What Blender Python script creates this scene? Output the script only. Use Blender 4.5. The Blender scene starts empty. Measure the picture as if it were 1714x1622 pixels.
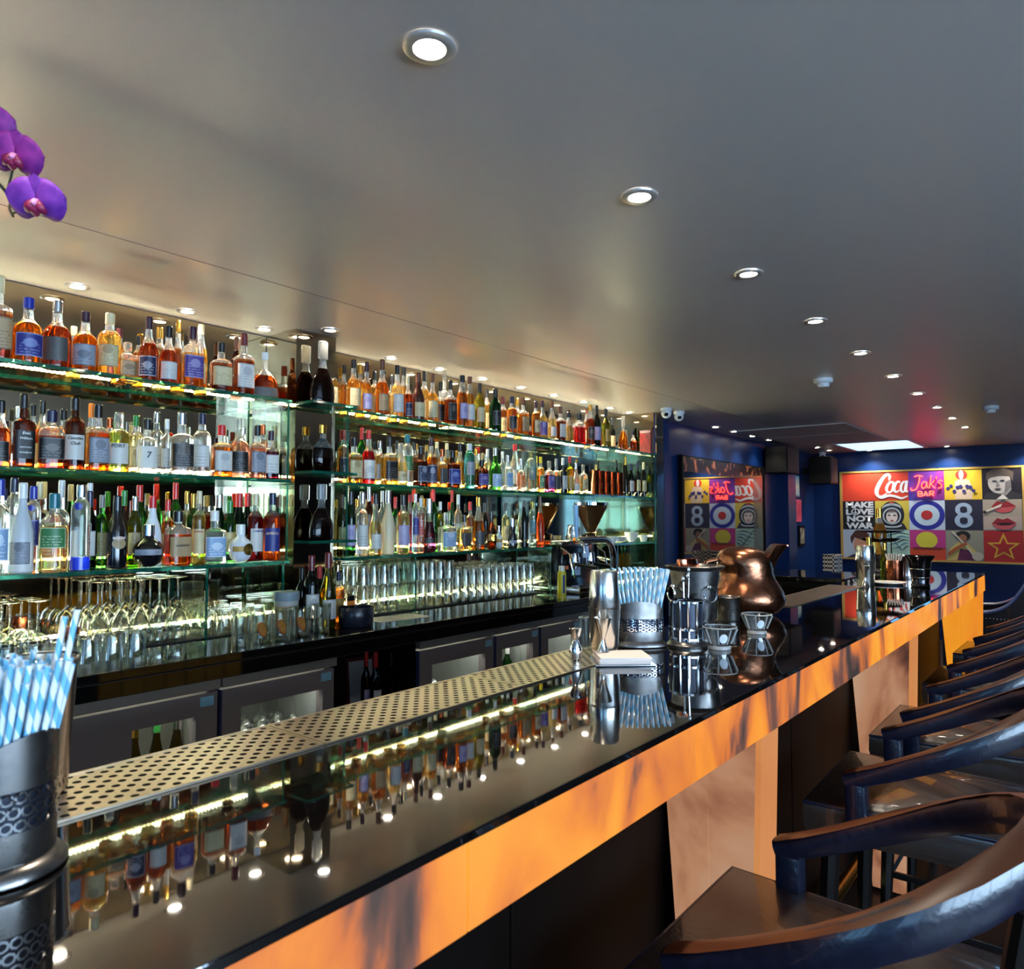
import bpy, bmesh, math, random
from mathutils import Vector, Matrix
random.seed(7)
PI = math.pi
S = bpy.context.scene
COL = S.collection

# ------------------------------------------------------------------ camera
CAMZ = 1.46
F = 1219.0                                  # focal length in pixels of a 1714 x 1622 frame
PITCH = math.atan(57.0 / F)
HEAD = math.atan(974.0 * math.cos(PITCH) / F)   # optical axis, measured from the bar direction (+X)
cam_d = bpy.data.cameras.new('camera')
cam = bpy.data.objects.new('camera', cam_d)
COL.objects.link(cam)
cam.location = (0, 0, CAMZ)
cam.rotation_euler = (PI / 2 + PITCH, 0, HEAD - PI / 2)
cam_d.sensor_fit = 'HORIZONTAL'
cam_d.sensor_width = 36.0
cam_d.lens = F * 36.0 / 1714.0
cam_d.clip_start = 0.02
cam_d.dof.use_dof = True
cam_d.dof.focus_distance = 3.0
cam_d.dof.aperture_fstop = 9.0
S.camera = cam
FWD = Vector((math.cos(HEAD) * math.cos(PITCH), math.sin(HEAD) * math.cos(PITCH), math.sin(PITCH)))
RGT = Vector((math.sin(HEAD), -math.cos(HEAD), 0))
UPV = RGT.cross(FWD)
def ray(px, py):
    return FWD + RGT * ((px - 857.0) / F) + UPV * ((811.0 - py) / F)
def at(px, py, axis, val):                   # the place where the sight line meets a plane of the room
    d = ray(px, py); o = (0, 0, CAMZ)
    t = (val - o[axis]) / d[axis]
    return Vector((d.x * t, d.y * t, CAMZ + d.z * t)), t
def xat(px, Y, py=868): return at(px, py, 1, Y)[0].x

# ------------------------------------------------------------------ colour, world, exposure
S.view_settings.view_transform = 'Standard'
S.view_settings.look = 'None'
S.view_settings.gamma = 1.0
S.view_settings.use_curve_mapping = False
S.view_settings.exposure = 1.25
S.cycles.max_bounces = 10
S.cycles.glossy_bounces = 6
S.cycles.transmission_bounces = 8
S.cycles.diffuse_bounces = 4
S.cycles.transparent_max_bounces = 28
S.cycles.caustics_reflective = False
S.cycles.caustics_refractive = True
S.cycles.sample_clamp_indirect = 6.0
S.cycles.blur_glossy = 0.5
w = bpy.data.worlds.new('world'); S.world = w
w.use_nodes = True
bg = w.node_tree.nodes['Background']
bg.inputs[0].default_value = (0.58, 0.76, 1.0, 1)
bg.inputs[1].default_value = 11.0

# ------------------------------------------------------------------ room measures (metres)
CEIL = CAMZ + 0.865
X0, X1 = -3.2, 10.2
Y0, Y1 = -3.4, 3.05
BAR_Z = 1.11; BAR_F = 0.556; BAR_B = 1.10; BAR_X0 = -1.2; BAR_X1 = 5.56
CNT_Z = 0.981; CNT_F = 2.42
SH_F = 2.75; MIR = 3.05
SHZ = [CAMZ + 0.522, CAMZ + 0.170, CAMZ - 0.183]
PIER = (1.95, 2.17, 2.81)
WALL_L = 2.94

def portal(name, loc, rot, sx, sy):
    l = bpy.data.lights.new(name, 'AREA'); l.shape = 'RECTANGLE'; l.size = sx; l.size_y = sy
    l.cycles.is_portal = True
    o = bpy.data.objects.new(name, l); COL.objects.link(o); o.location = loc; o.rotation_euler = rot
    return o
# daylight enters by the street windows behind the camera and the glazed door in the end wall
WINS = [(-2.7, -1.5), (-0.2, 0.9)]
for i, (a, b) in enumerate(WINS):
    portal('window_daylight', (X0 - 0.02, (a + b) / 2, 1.45), (0, -PI / 2, 0), 1.5, b - a)
SWIN = (-2.7, 2.3)
portal('window_daylight', ((SWIN[0] + SWIN[1]) / 2, Y0 - 0.02, 1.45), (PI / 2, 0, 0), SWIN[1] - SWIN[0], 1.5)
portal('door_daylight', (X1 + 0.02, -0.60, 1.12), (0, PI / 2, 0), 2.0, 0.9)

# ------------------------------------------------------------------ materials
def lin(c):
    r = []
    for v in c[:3]:
        v = v / 255.0
        r.append(v / 12.92 if v <= 0.04045 else ((v + 0.055) / 1.055) ** 2.4)
    return (*r, 1.0)
MATS = {}
def mat(name, col=(128, 128, 128), rough=0.5, metal=0.0, spec=0.5, ior=1.5, trans=0.0, emit=None, estr=0.0, coat=0.0,
        noise=None, bump=None, nscale=20.0, nrough=None, sheen=0.0):
    if name in MATS: return MATS[name]
    m = bpy.data.materials.new(name); m.use_nodes = True
    nt = m.node_tree; b = nt.nodes['Principled BSDF']
    b.inputs['Base Color'].default_value = lin(col)
    b.inputs['Roughness'].default_value = rough
    b.inputs['Metallic'].default_value = metal
    b.inputs['Specular IOR Level'].default_value = spec
    b.inputs['IOR'].default_value = ior
    b.inputs['Transmission Weight'].default_value = trans
    b.inputs['Coat Weight'].default_value = coat
    if emit is not None:
        b.inputs['Emission Color'].default_value = lin(emit)
        b.inputs['Emission Strength'].default_value = estr
    if noise or bump or nrough:
        tc = nt.nodes.new('ShaderNodeTexCoord')
        nz = nt.nodes.new('ShaderNodeTexNoise'); nz.inputs['Scale'].default_value = nscale; nz.inputs['Detail'].default_value = 4
        nt.links.new(tc.outputs['Object'], nz.inputs['Vector'])
        if noise:
            rp = nt.nodes.new('ShaderNodeValToRGB')
            rp.color_ramp.elements[0].position = 0.32; rp.color_ramp.elements[0].color = lin(col)
            rp.color_ramp.elements[1].position = 0.70; rp.color_ramp.elements[1].color = lin(noise)
            nt.links.new(nz.outputs['Fac'], rp.inputs['Fac']); nt.links.new(rp.outputs['Color'], b.inputs['Base Color'])
        if nrough:
            mr = nt.nodes.new('ShaderNodeMapRange')
            mr.inputs[1].default_value = 0.3; mr.inputs[2].default_value = 0.7
            mr.inputs[3].default_value = nrough[0]; mr.inputs[4].default_value = nrough[1]
            nt.links.new(nz.outputs['Fac'], mr.inputs[0]); nt.links.new(mr.outputs[0], b.inputs['Roughness'])
        if bump:
            bp = nt.nodes.new('ShaderNodeBump'); bp.inputs['Strength'].default_value = bump; bp.inputs['Distance'].default_value = 0.01
            nt.links.new(nz.outputs['Fac'], bp.inputs['Height']); nt.links.new(bp.outputs['Normal'], b.inputs['Normal'])
    MATS[name] = m
    return m
def thin_glass(name, col, refl=0.12, rough=0.02):
    """clear sheet or thin-walled glass: tinted see-through plus a fresnel mirror"""
    if name in MATS: return MATS[name]
    m = bpy.data.materials.new(name); m.use_nodes = True; nt = m.node_tree
    for n in list(nt.nodes):
        if n.type != 'OUTPUT_MATERIAL': nt.nodes.remove(n)
    out = [n for n in nt.nodes if n.type == 'OUTPUT_MATERIAL'][0]
    tr = nt.nodes.new('ShaderNodeBsdfTransparent'); tr.inputs[0].default_value = lin(col)
    gl = nt.nodes.new('ShaderNodeBsdfGlossy'); gl.inputs['Roughness'].default_value = rough
    lw = nt.nodes.new('ShaderNodeLayerWeight'); lw.inputs['Blend'].default_value = 0.35
    mr = nt.nodes.new('ShaderNodeMapRange'); mr.inputs[3].default_value = refl * 0.4; mr.inputs[4].default_value = min(1, refl * 5)
    mx = nt.nodes.new('ShaderNodeMixShader')
    nt.links.new(lw.outputs['Facing'], mr.inputs[0]); nt.links.new(mr.outputs[0], mx.inputs[0])
    nt.links.new(tr.outputs[0], mx.inputs[1]); nt.links.new(gl.outputs[0], mx.inputs[2]); nt.links.new(mx.outputs[0], out.inputs[0])
    MATS[name] = m
    return m
def liquid(name, col, body=0.3, rough=0.02):
    """bottle filled with a coloured spirit: refracting body with a little of its own colour"""
    if name in MATS: return MATS[name]
    m = bpy.data.materials.new(name); m.use_nodes = True; nt = m.node_tree
    b = nt.nodes['Principled BSDF']; out = [n for n in nt.nodes if n.type == 'OUTPUT_MATERIAL'][0]
    b.inputs['Base Color'].default_value = lin(col); b.inputs['Transmission Weight'].default_value = 1.0
    b.inputs['Roughness'].default_value = rough; b.inputs['IOR'].default_value = 1.38
    d = nt.nodes.new('ShaderNodeBsdfTranslucent'); d.inputs[0].default_value = lin(col)
    e = nt.nodes.new('ShaderNodeBsdfDiffuse'); e.inputs[0].default_value = lin(col)
    a = nt.nodes.new('ShaderNodeMixShader'); a.inputs[0].default_value = 0.5
    t = nt.nodes.new('ShaderNodeBsdfTransparent'); t.inputs[0].default_value = lin(col)
    a2 = nt.nodes.new('ShaderNodeMixShader'); a2.inputs[0].default_value = 0.55
    mx = nt.nodes.new('ShaderNodeMixShader'); mx.inputs[0].default_value = body
    nt.links.new(d.outputs[0], a.inputs[1]); nt.links.new(e.outputs[0], a.inputs[2])
    nt.links.new(t.outputs[0], a2.inputs[1]); nt.links.new(a.outputs[0], a2.inputs[2])
    nt.links.new(b.outputs[0], mx.inputs[1]); nt.links.new(a2.outputs[0], mx.inputs[2]); nt.links.new(mx.outputs[0], out.inputs[0])
    MATS[name] = m
    return m
def glow(name, col, s):
    return mat(name, (0, 0, 0), 0.5, emit=col, estr=s)

# ------------------------------------------------------------------ mesh helpers
class MB:
    def __init__(s): s.v = []; s.f = []; s.m = []; s.mi = 0
    def face(s, ids): s.f.append(ids); s.m.append(s.mi)
    def box(s, x0, x1, y0, y1, z0, z1):
        n = len(s.v)
        s.v += [(x0, y0, z0), (x1, y0, z0), (x1, y1, z0), (x0, y1, z0), (x0, y0, z1), (x1, y0, z1), (x1, y1, z1), (x0, y1, z1)]
        for q in ((0, 3, 2, 1), (4, 5, 6, 7), (0, 1, 5, 4), (1, 2, 6, 5), (2, 3, 7, 6), (3, 0, 4, 7)): s.face([n + i for i in q])
        return s
    def bbox(s, x0, x1, y0, y1, z0, z1, b=0.004):
        """box with chamfered edges"""
        bm = bmesh.new(); bmesh.ops.create_cube(bm, size=1)
        for v in bm.verts: v.co = ((x0 + x1) / 2 + v.co.x * (x1 - x0), (y0 + y1) / 2 + v.co.y * (y1 - y0), (z0 + z1) / 2 + v.co.z * (z1 - z0))
        bmesh.ops.bevel(bm, geom=bm.edges[:], offset=b, segments=2, affect='EDGES', profile=0.5)
        n = len(s.v); bm.verts.index_update()
        s.v += [tuple(v.co) for v in bm.verts]
        for f in bm.faces: s.face([n + v.index for v in f.verts])
        bm.free(); return s
    def lathe(s, prof, seg=16, c=(0, 0, 0), sq=None, sx=1.0, sy=1.0, close=True, mats=None):
        """prof: (radius, z) pairs; sq: superellipse power of wide rings"""
        n = len(s.v)
        for r, z in prof:
            for k in range(seg):
                a = 2 * PI * k / seg
                m = 1.0
                if sq and r > 0.6 * max(p[0] for p in prof):
                    m = 1.0 / (abs(math.cos(a)) ** sq + abs(math.sin(a)) ** sq) ** (1.0 / sq)
                s.v.append((c[0] + r * m * math.cos(a) * sx, c[1] + r * m * math.sin(a) * sy, c[2] + z))
        for j in range(len(prof) - 1):
            if mats: s.mi = mats[j]
            for k in range(seg):
                k2 = (k + 1) % seg
                s.face([n + j * seg + k, n + j * seg + k2, n + (j + 1) * seg + k2, n + (j + 1) * seg + k])
        if close:
            if prof[0][0] > 1e-5:
                if mats: s.mi = mats[0]
                s.face([n + k for k in range(seg)][::-1])
            if prof[-1][0] > 1e-5:
                if mats: s.mi = mats[-1]
                s.face([n + (len(prof) - 1) * seg + k for k in range(seg)])
        return s
    def tube(s, pts, r, seg=8, cap=True, flat=None):
        """pts: centre line; r: radius or list of radii; flat: (side, up) factors with up along world Z"""
        pts = [Vector(p) for p in pts]; n = len(s.v); N = len(pts)
        rr = r if isinstance(r, (list, tuple)) else [r] * N
        prev = None
        for i, p in enumerate(pts):
            t = (pts[min(i + 1, N - 1)] - pts[max(i - 1, 0)])
            t = t.normalized() if t.length > 1e-9 else Vector((0, 0, 1))
            up = Vector((0, 0, 1)) if flat else (prev if prev is not None else (Vector((0, 0, 1)) if abs(t.z) < 0.9 else Vector((1, 0, 0))))
            a = t.cross(up)
            a = a.normalized() if a.length > 1e-6 else Vector((1, 0, 0))
            b = a.cross(t).normalized(); prev = b
            fa, fb = flat if flat else (1, 1)
            for k in range(seg):
                th = 2 * PI * k / seg
                s.v.append(tuple(p + a * (math.cos(th) * rr[i] * fa) + b * (math.sin(th) * rr[i] * fb)))
        for i in range(N - 1):
            for k in range(seg):
                k2 = (k + 1) % seg
                s.face([n + i * seg + k, n + i * seg + k2, n + (i + 1) * seg + k2, n + (i + 1) * seg + k])
        if cap:
            s.face([n + k for k in range(seg)][::-1]); s.face([n + (N - 1) * seg + k for k in range(seg)])
        return s
    def prism(s, poly, a0, a1, fn):
        """poly: 2-D outline; fn(u, v, a) -> xyz; extruded from a0 to a1"""
        n = len(s.v); k = len(poly)
        s.v += [tuple(fn(u, v, a0)) for u, v in poly] + [tuple(fn(u, v, a1)) for u, v in poly]
        s.face(list(range(n, n + k))[::-1]); s.face(list(range(n + k, n + 2 * k)))
        for i in range(k):
            j = (i + 1) % k
            s.face([n + i, n + j, n + k + j, n + k + i])
        return s
    def mesh(s, name, smooth=None):
        me = bpy.data.meshes.new(name)
        me.from_pydata(s.v, [], s.f); me.update()
        bm = bmesh.new(); bm.from_mesh(me)
        bmesh.ops.recalc_face_normals(bm, faces=bm.faces[:]); bm.to_mesh(me); bm.free()
        me.polygons.foreach_set('material_index', s.m)
        if smooth is not None:
            me.polygons.foreach_set('use_smooth', [True] * len(me.polygons))
            me.set_sharp_from_angle(angle=math.radians(smooth))
        return me
    def build(s, name, mats, parent=None, smooth=None, loc=None):
        return put(name, s.mesh(name, smooth), mats, parent, loc)
def put(name, me, mats=None, parent=None, loc=None, rz=0.0, scale=None):
    o = bpy.data.objects.new(name, me); COL.objects.link(o)
    if mats is not None:
        if not isinstance(mats, (list, tuple)): mats = [mats]
        if len(me.materials) == 0:
            for m in mats: me.materials.append(m)
        else:
            for i, m in enumerate(mats):
                if me.materials[i] is not m:
                    o.material_slots[i].link = 'OBJECT'; o.material_slots[i].material = m
    if parent: o.parent = parent
    if loc is not None: o.location = loc
    if rz: o.rotation_euler = (0, 0, rz)
    if scale is not None: o.scale = scale
    return o
def empty(name, loc=(0, 0, 0), rz=0.0):
    o = bpy.data.objects.new(name, None); COL.objects.link(o); o.location = loc; o.rotation_euler = (0, 0, rz)
    o.empty_display_size = 0.05
    return o
def tag(o, label, cat, group=None, kind=None):
    o['label'] = label; o['category'] = cat
    if group: o['group'] = group
    if kind: o['kind'] = kind
    return o
def thing(name, label, cat, loc=(0, 0, 0), rz=0.0, group=None): return tag(empty(name, loc, rz), label, cat, group)
def struct(name, mb, m, label, cat, parent=None, smooth=None):
    o = mb.build(name, m, parent, smooth)
    if parent is None: tag(o, label, cat, None, 'structure')
    return o
def copy_tree(o, loc=None, rz=None, label=None, group=None, parent=None):
    c = o.copy(); COL.objects.link(c)
    if parent is not None: c.parent = parent
    if loc is not None: c.location = loc
    if rz is not None: c.rotation_euler = (0, 0, rz)
    if label: c['label'] = label
    if group: c['group'] = group
    for ch in o.children: copy_tree(ch, parent=c)
    return c
# ================================================================== the room
M_ceil = mat('satin_ceiling', (176, 170, 166), 0.36, spec=0.5, ior=1.6, bump=0.05, nscale=3.0)
M_navy = mat('navy_wall', (8, 42, 98), 0.35, bump=0.03, nscale=60)
M_floor = mat('dark_floor', (34, 26, 22), 0.35, noise=(52, 38, 30), nscale=6)
M_wood = mat('dark_wood', (11, 7, 6), 0.5, spec=.08, noise=(7, 5, 4), nscale=9)
M_wallr = mat('dark_panel_wall', (24, 30, 44), 0.45)
M_white = mat('white_paint', (225, 228, 232), 0.4)
M_blk = mat('black_plastic', (5, 5, 6), 0.55, spec=.2)
M_steel = mat('brushed_steel', (200, 198, 192), 0.22, 1.0)
M_chrome = mat('chrome', (225, 226, 230), 0.06, 1.0)
M_brass = mat('brass', (190, 150, 70), 0.25, 1.0)
M_green_edge = mat('green_glass_edge', (20, 92, 72), 0.08, trans=0.35, ior=1.5, coat=0.6)
M_sheet = thin_glass('clear_glass_sheet', (232, 246, 240), 0.10)
M_pane = thin_glass('window_glass', (240, 246, 248), 0.08)
M_pane_t = thin_glass('tinted_glass', (116, 140, 150), 0.08)
M_pane_s = thin_glass('street_glass', (150, 172, 182), 0.08)

struct('floor', MB().box(X0 - .2, X1 + .2, Y0 - .2, Y1 + .25, -0.1, 0), M_floor, 'dark polished floor under the bar stools', 'floor')
struct('ceiling', MB().box(X0 - .2, X1 + .2, Y0 - .2, Y1 + .25, CEIL, CEIL + 0.12), M_ceil, 'satin grey ceiling over the whole bar', 'ceiling')
struct('wall_back', MB().box(X0, 5.55, Y1 + 0.012, Y1 + 0.2, 0, CEIL), M_navy, 'wall behind the mirrored back bar', 'wall')
struct('wall_left', MB().box(5.55, X1, WALL_L, Y1 + 0.2, 0, CEIL), M_navy, 'navy wall beyond the shelves carrying the glazed picture', 'wall')
struct('wall_right', MB().box(X0, SWIN[0], Y0 - .2, Y0, 0, CEIL).box(SWIN[1], X1, Y0 - .2, Y0, 0, CEIL).box(SWIN[0], SWIN[1], Y0 - .2, Y0, 0, .7).box(SWIN[0], SWIN[1], Y0 - .2, Y0, 2.2, CEIL), M_wallr, 'dark wall opposite the bar, seen only in mirrors', 'wall')
DY0, DY1, DZ = -1.05, -0.15, 2.1
wb = MB().box(X1, X1 + .2, DY1, Y1 + .2, 0, CEIL).box(X1, X1 + .2, Y0, DY0, 0, CEIL).box(X1, X1 + .2, DY0, DY1, DZ, CEIL)
struct('wall_end', wb, M_navy, 'navy end wall behind the grid painting', 'wall')
wf = MB(); ys = [Y0] + [v for p in WINS for v in p] + [Y1 + .2]
for i in range(0, len(ys), 2): wf.box(X0 - .2, X0, ys[i], ys[i + 1], 0, CEIL)
for a, b in WINS: wf.box(X0 - .2, X0, a, b, 0, 0.7).box(X0 - .2, X0, a, b, 2.2, CEIL)
struct('wall_front', wf, M_navy, 'street wall behind the camera with two windows', 'wall')
for i, (a, b) in enumerate(WINS):
    fr = MB(); y = a
    for t in range(4):
        yy = a + (b - a) * t / 3; fr.box(X0 - .12, X0 - .06, yy - .03, yy + .03, 0.7, 2.2)
    fr.box(X0 - .12, X0 - .06, a, b, 0.7, 0.76).box(X0 - .12, X0 - .06, a, b, 2.14, 2.2).box(X0 - .12, X0 - .06, a, b, 1.7, 1.74)
    o = struct('window_%d' % (i + 1), fr, M_white, 'white framed street window, %s of the pair' % ('first' if i == 0 else 'second'), 'window')
    for t in range(3):
        MB().box(X0 - .093, X0 - .087, a + (b - a) * t / 3 + .03, a + (b - a) * (t + 1) / 3 - .03, .76, 2.14).build('pane', M_pane_s, o)
fr = MB().box(SWIN[0], SWIN[1], Y0 - .12, Y0 - .06, .7, .76).box(SWIN[0], SWIN[1], Y0 - .12, Y0 - .06, 2.14, 2.2)
for t in range(6):
    xx = SWIN[0] + (SWIN[1] - SWIN[0]) * t / 5; fr.box(xx - .03, xx + .03, Y0 - .12, Y0 - .06, .7, 2.2)
o = struct('window_3', fr, M_white, 'wide white framed window opposite the bar, behind the camera', 'window')
for t in range(5):
    MB().box(SWIN[0] + t + .03, SWIN[0] + t + .97, Y0 - .093, Y0 - .087, .76, 2.14).build('pane', M_pane, o)
dr = MB()
for yy in (DY0 + .04, (DY0 + DY1) / 2, DY1 - .04): dr.box(X1 + .06, X1 + .12, yy - .04, yy + .04, 0, DZ)
for zz in (.1, 1.0, DZ - .04): dr.box(X1 + .06, X1 + .12, DY0, DY1, zz - .04, zz + .04)
o = struct('door_1', dr, M_white, 'glazed white door in the navy end wall', 'door')
for a, b in ((DY0 + .08, -.64), (-.56, DY1 - .08)): MB().box(X1 + .087, X1 + .093, a, b, .14, DZ - .08).build('pane', M_pane_t, o)
struct('trim_1', MB().box(X0, 8.0, 2.326, 2.330, CEIL - 0.0012, CEIL + 0.01), mat('seam', (120, 114, 110), 0.6), 'thin straight seam in the ceiling along the back bar', 'trim')
# pilaster on the left wall
struct('wall_pilaster', MB().box(8.72, 9.0, 2.80, WALL_L + .05, 0, CEIL), M_navy, 'blue pilaster between two black loudspeakers', 'pilaster')
# dropped access panels beside the skylight
M_ceil2 = mat('access_panel', (205, 190, 182), 0.6, spec=.3)
for k, (a, b) in enumerate(((6.95, 7.75), (7.78, 8.75))):
    tag(MB().bbox(a, b, 1.72, 2.72, CEIL - .012, CEIL - .0005, .003).build('access_panel', M_ceil2),
        'flat grey ceiling access panel %s the skylight' % ('farther from' if k == 0 else 'next to'), 'ceiling panel')
# skylight
sk = thing('skylight', 'bright white skylight in the ceiling near the painting', 'skylight', (9.45, 1.95, CEIL))
MB().box(-.52, .52, -.37, .37, -.004, -.001).build('diffuser', glow('skylight_glow', (176, 222, 250), 0.75), sk)
b = MB()
for x0, x1, y0, y1 in ((-.56, .56, -.41, -.37), (-.56, .56, .37, .41), (-.56, -.52, -.37, .37), (.52, .56, -.37, .37)): b.box(x0, x1, y0, y1, -.006, -.0005)
b.build('frame', M_white, sk)

# ------------------------------------------------------------------ downlights
M_lamp = glow('lamp_glow', (255, 240, 220), 30.0)
ring_me = MB().lathe([(.028, -.004), (.031, -.007), (.043, -.008), (.048, -.005), (.049, -.0005)], 28, close=False).mesh('ring', 40)
lens_me = MB().lathe([(.0285, -.0035), (0.0001, -.0035)], 24, close=False).mesh('lens')
M_ring = mat('lamp_ring', (190, 186, 182), 0.3, 0.6)
M_ring2 = mat('lamp_ring_brass', (205, 185, 150), 0.3, 0.7)
ORD = 'zeroth first second third fourth fifth sixth seventh eighth ninth tenth eleventh twelfth thirteenth fourteenth fifteenth sixteenth seventeenth eighteenth nineteenth'.split()
TENS = {20: 'twent', 30: 'thirt', 40: 'fort', 50: 'fift'}
def ordinal(n):
    if n < 20: return ORD[n]
    t, u = n // 10 * 10, n % 10
    return TENS[t] + ('ieth' if u == 0 else 'y-' + ORD[u])
def downlight(x, y, label, group, watt, size=95, s=1.0, blend=.7, col=(1, .86, .68)):
    t = thing('recessed_downlight', label, 'downlight', (x, y, CEIL), 0, group)
    for n, me, m in (('trim_ring', ring_me, M_ring), ('lens', lens_me, M_lamp)):
        put(n, me, m, t, scale=(s, s, 1))
    l = bpy.data.lights.new('bulb', 'SPOT'); l.energy = watt; l.spot_size = math.radians(size); l.spot_blend = blend
    l.color = col; l.shadow_soft_size = 0.025
    lo = bpy.data.objects.new('bulb', l); COL.objects.link(lo); lo.parent = t; lo.location = (0, 0, -.012)
for k in range(-1, 10):
    nm = 'recessed downlight over the bar, %s from the camera' % ('outside the frame, nearest' if k < 0 else ordinal(k + 1))
    downlight(.919 + .79 * k, .927, nm, 'downlights over the bar', 16.0)
BACKX = [0.32, .70, 1.08, 1.50, 1.86, 2.63, 3.00, 3.38, 3.76, 4.14, 4.52, 4.90, 5.2]
for k, x in enumerate(BACKX):
    downlight(x, 2.93, 'small recessed downlight above the shelves, %s from the left' % ordinal(k + 1), 'downlights above the back bar', 7, 130, .85)
downlight(2.06, 2.71, 'small recessed downlight in front of the mirrored pillar', 'downlights above the back bar', 7, 130, .85)
for k, x in enumerate((6.55, 7.0, 7.5, 8.0)):
    downlight(x, 2.77, 'recessed downlight along the navy wall over the glazed picture, %s in line' % ordinal(k + 1), 'downlights over the glazed picture', 6, 110)
for k, x in enumerate((9.2, 9.7)):
    downlight(x, 2.6, 'recessed downlight past the blue pilaster, %s in line' % ordinal(k + 1), 'downlights past the pilaster', 8, 110)
for k, y in enumerate((2.2, 1.35, .5)):
    downlight(10.02, y, 'recessed downlight washing the end wall, %s from the left' % ordinal(k + 1), 'downlights over the grid painting', 22, 125)

# ------------------------------------------------------------------ bar counter
M_top = mat('black_glass_top', (9, 8, 8), 0.025, ior=2.1, spec=0.62)
def onyx(name, kx, strength, dark=0.36, cols=((46, 40, 42), (120, 74, 60), (218, 116, 44), (250, 148, 34), (255, 176, 44))):
    m = bpy.data.materials.new(name); m.use_nodes = True; nt = m.node_tree; b = nt.nodes['Principled BSDF']
    tc = nt.nodes.new('ShaderNodeTexCoord'); mp = nt.nodes.new('ShaderNodeMapping'); mp.inputs['Scale'].default_value = (kx, 1.0, 0.7)
    mp.inputs['Rotation'].default_value = (0, 0.5, 0)
    nz = nt.nodes.new('ShaderNodeTexNoise'); nz.inputs['Scale'].default_value = 2.6; nz.inputs['Detail'].default_value = 6; nz.inputs['Distortion'].default_value = 1.2
    rp = nt.nodes.new('ShaderNodeValToRGB'); cr = rp.color_ramp
    cr.elements[0].position = dark - .06; cr.elements[0].color = lin(cols[0])
    cr.elements[1].position = .66; cr.elements[1].color = lin(cols[4])
    for p, c in ((dark, cols[1]), (dark + .05, cols[2]), (dark + .14, cols[3])):
        e = cr.elements.new(p); e.color = lin(c)
    nt.links.new(tc.outputs['Object'], mp.inputs[0]); nt.links.new(mp.outputs[0], nz.inputs['Vector']); nt.links.new(nz.outputs['Fac'], rp.inputs['Fac'])
    nt.links.new(rp.outputs['Color'], b.inputs['Emission Color']); b.inputs['Emission Strength'].default_value = strength
    b.inputs['Base Color'].default_value = lin((70, 48, 36)); b.inputs['Roughness'].default_value = 0.4
    MATS[name] = m
    return m
M_onyx = onyx('backlit_onyx', 1.6, 0.40)
M_onyx2 = onyx('backlit_onyx_bright', 0.7, 0.36, 0.2)
M_copper = onyx('dim_backlit_stone', 2.2, 0.24, 0.33, ((66, 44, 36), (138, 84, 62), (190, 126, 92), (226, 164, 124), (240, 196, 160)))
M_gold = mat('gold_slats', (190, 150, 50), 0.35, 0.3)
bar = thing('bar_counter', 'long black glass bar counter with glowing orange onyx edge', 'bar counter')
MB().bbox(BAR_X0, BAR_X1, BAR_F, BAR_B, BAR_Z - .012, BAR_Z, .002).build('counter_top', M_top, bar)
edges = [BAR_X0, -.55, .05, .62, 1.22, 1.83, 2.42, 3.02, 3.58, 4.2, 4.82, BAR_X1]
for a, b_ in zip(edges[:-1], edges[1:]):
    MB().box(a + .0012, b_ - .0012, BAR_F + .002, BAR_F + .024, BAR_Z - .110, BAR_Z - .0125).build('onyx_panel', M_onyx, bar)
MB().box(BAR_X1 - .024, BAR_X1 - .002, BAR_F + .026, BAR_B - .02, BAR_Z - .110, BAR_Z - .0125).build('onyx_panel', M_onyx, bar)
MB().box(BAR_X0, BAR_X1 - .03, BAR_F + .026, BAR_B, BAR_Z - .105, BAR_Z - .0127).build('substrate', M_blk, bar)
for k in range(9):
    a = BAR_X0 + (BAR_X1 - .2 - BAR_X0) * k / 9; b_ = BAR_X0 + (BAR_X1 - .2 - BAR_X0) * (k + 1) / 9
    MB().bbox(a + .002, b_ - .002, .79, .815, .12, BAR_Z - .107, .003).build('front_panel', M_wood, bar)
MB().box(BAR_X0, BAR_X1 - .2, .81, .84, .0, BAR_Z - .106).build('carcass', M_blk, bar)
MB().box(BAR_X0, BAR_X1 - .2, .80, 1.05, .0, .11).build('plinth', M_blk, bar)
for k in range(60):
    x = BAR_X0 + .02 + k * .109
    if x < BAR_X1 - .3: MB().box(x, x + .1, 1.03, 1.045, .15, BAR_Z - .125).build('rear_slat', M_gold if 1.45 < x < 2.3 else M_wood, bar)
MB().tube([(BAR_X0, .70, .22), (BAR_X1 - .25, .70, .22)], .02, 10).build('foot_rail', M_brass, bar, 40)
def fin(x0, x1, msides, mfront, yb):
    p = empty('pillar', (0, 0, 0)); p.parent = bar
    zt = BAR_Z - .111; ym = (BAR_F + yb) / 2 + .005
    def side(y0, y1, y0b, y1b, xa, xb, m, nm):
        b = MB(); fn = lambda u, v, a: (a, u, v)
        b.prism([(y0, zt), (y1, zt), (y1b, 0.02), (y0b, 0.02)], xa, xb, fn); b.build(nm, m, p)
    side(BAR_F + .014, ym - .001, BAR_F + .045, ym - .001, x0, x0 + .012, msides, 'side_panel')
    side(ym + .001, yb, ym + .001, yb - .07, x0, x0 + .012, msides, 'side_panel')
    side(BAR_F + .002, BAR_F + .014, BAR_F + .033, BAR_F + .045, x0, x1, mfront, 'front_strip')
    side(BAR_F + .014, yb, BAR_F + .045, yb - .07, x0 + .0125, x1, M_blk, 'core')
fin(-.15, -.04, M_copper, M_copper, .79)
M_strip = onyx('peach_onyx', 0.7, 0.30, 0.2, ((150, 96, 70), (190, 120, 76), (220, 136, 74), (236, 150, 84), (240, 170, 100)))
fin(1.537, 1.64, M_copper, M_strip, .79)
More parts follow.
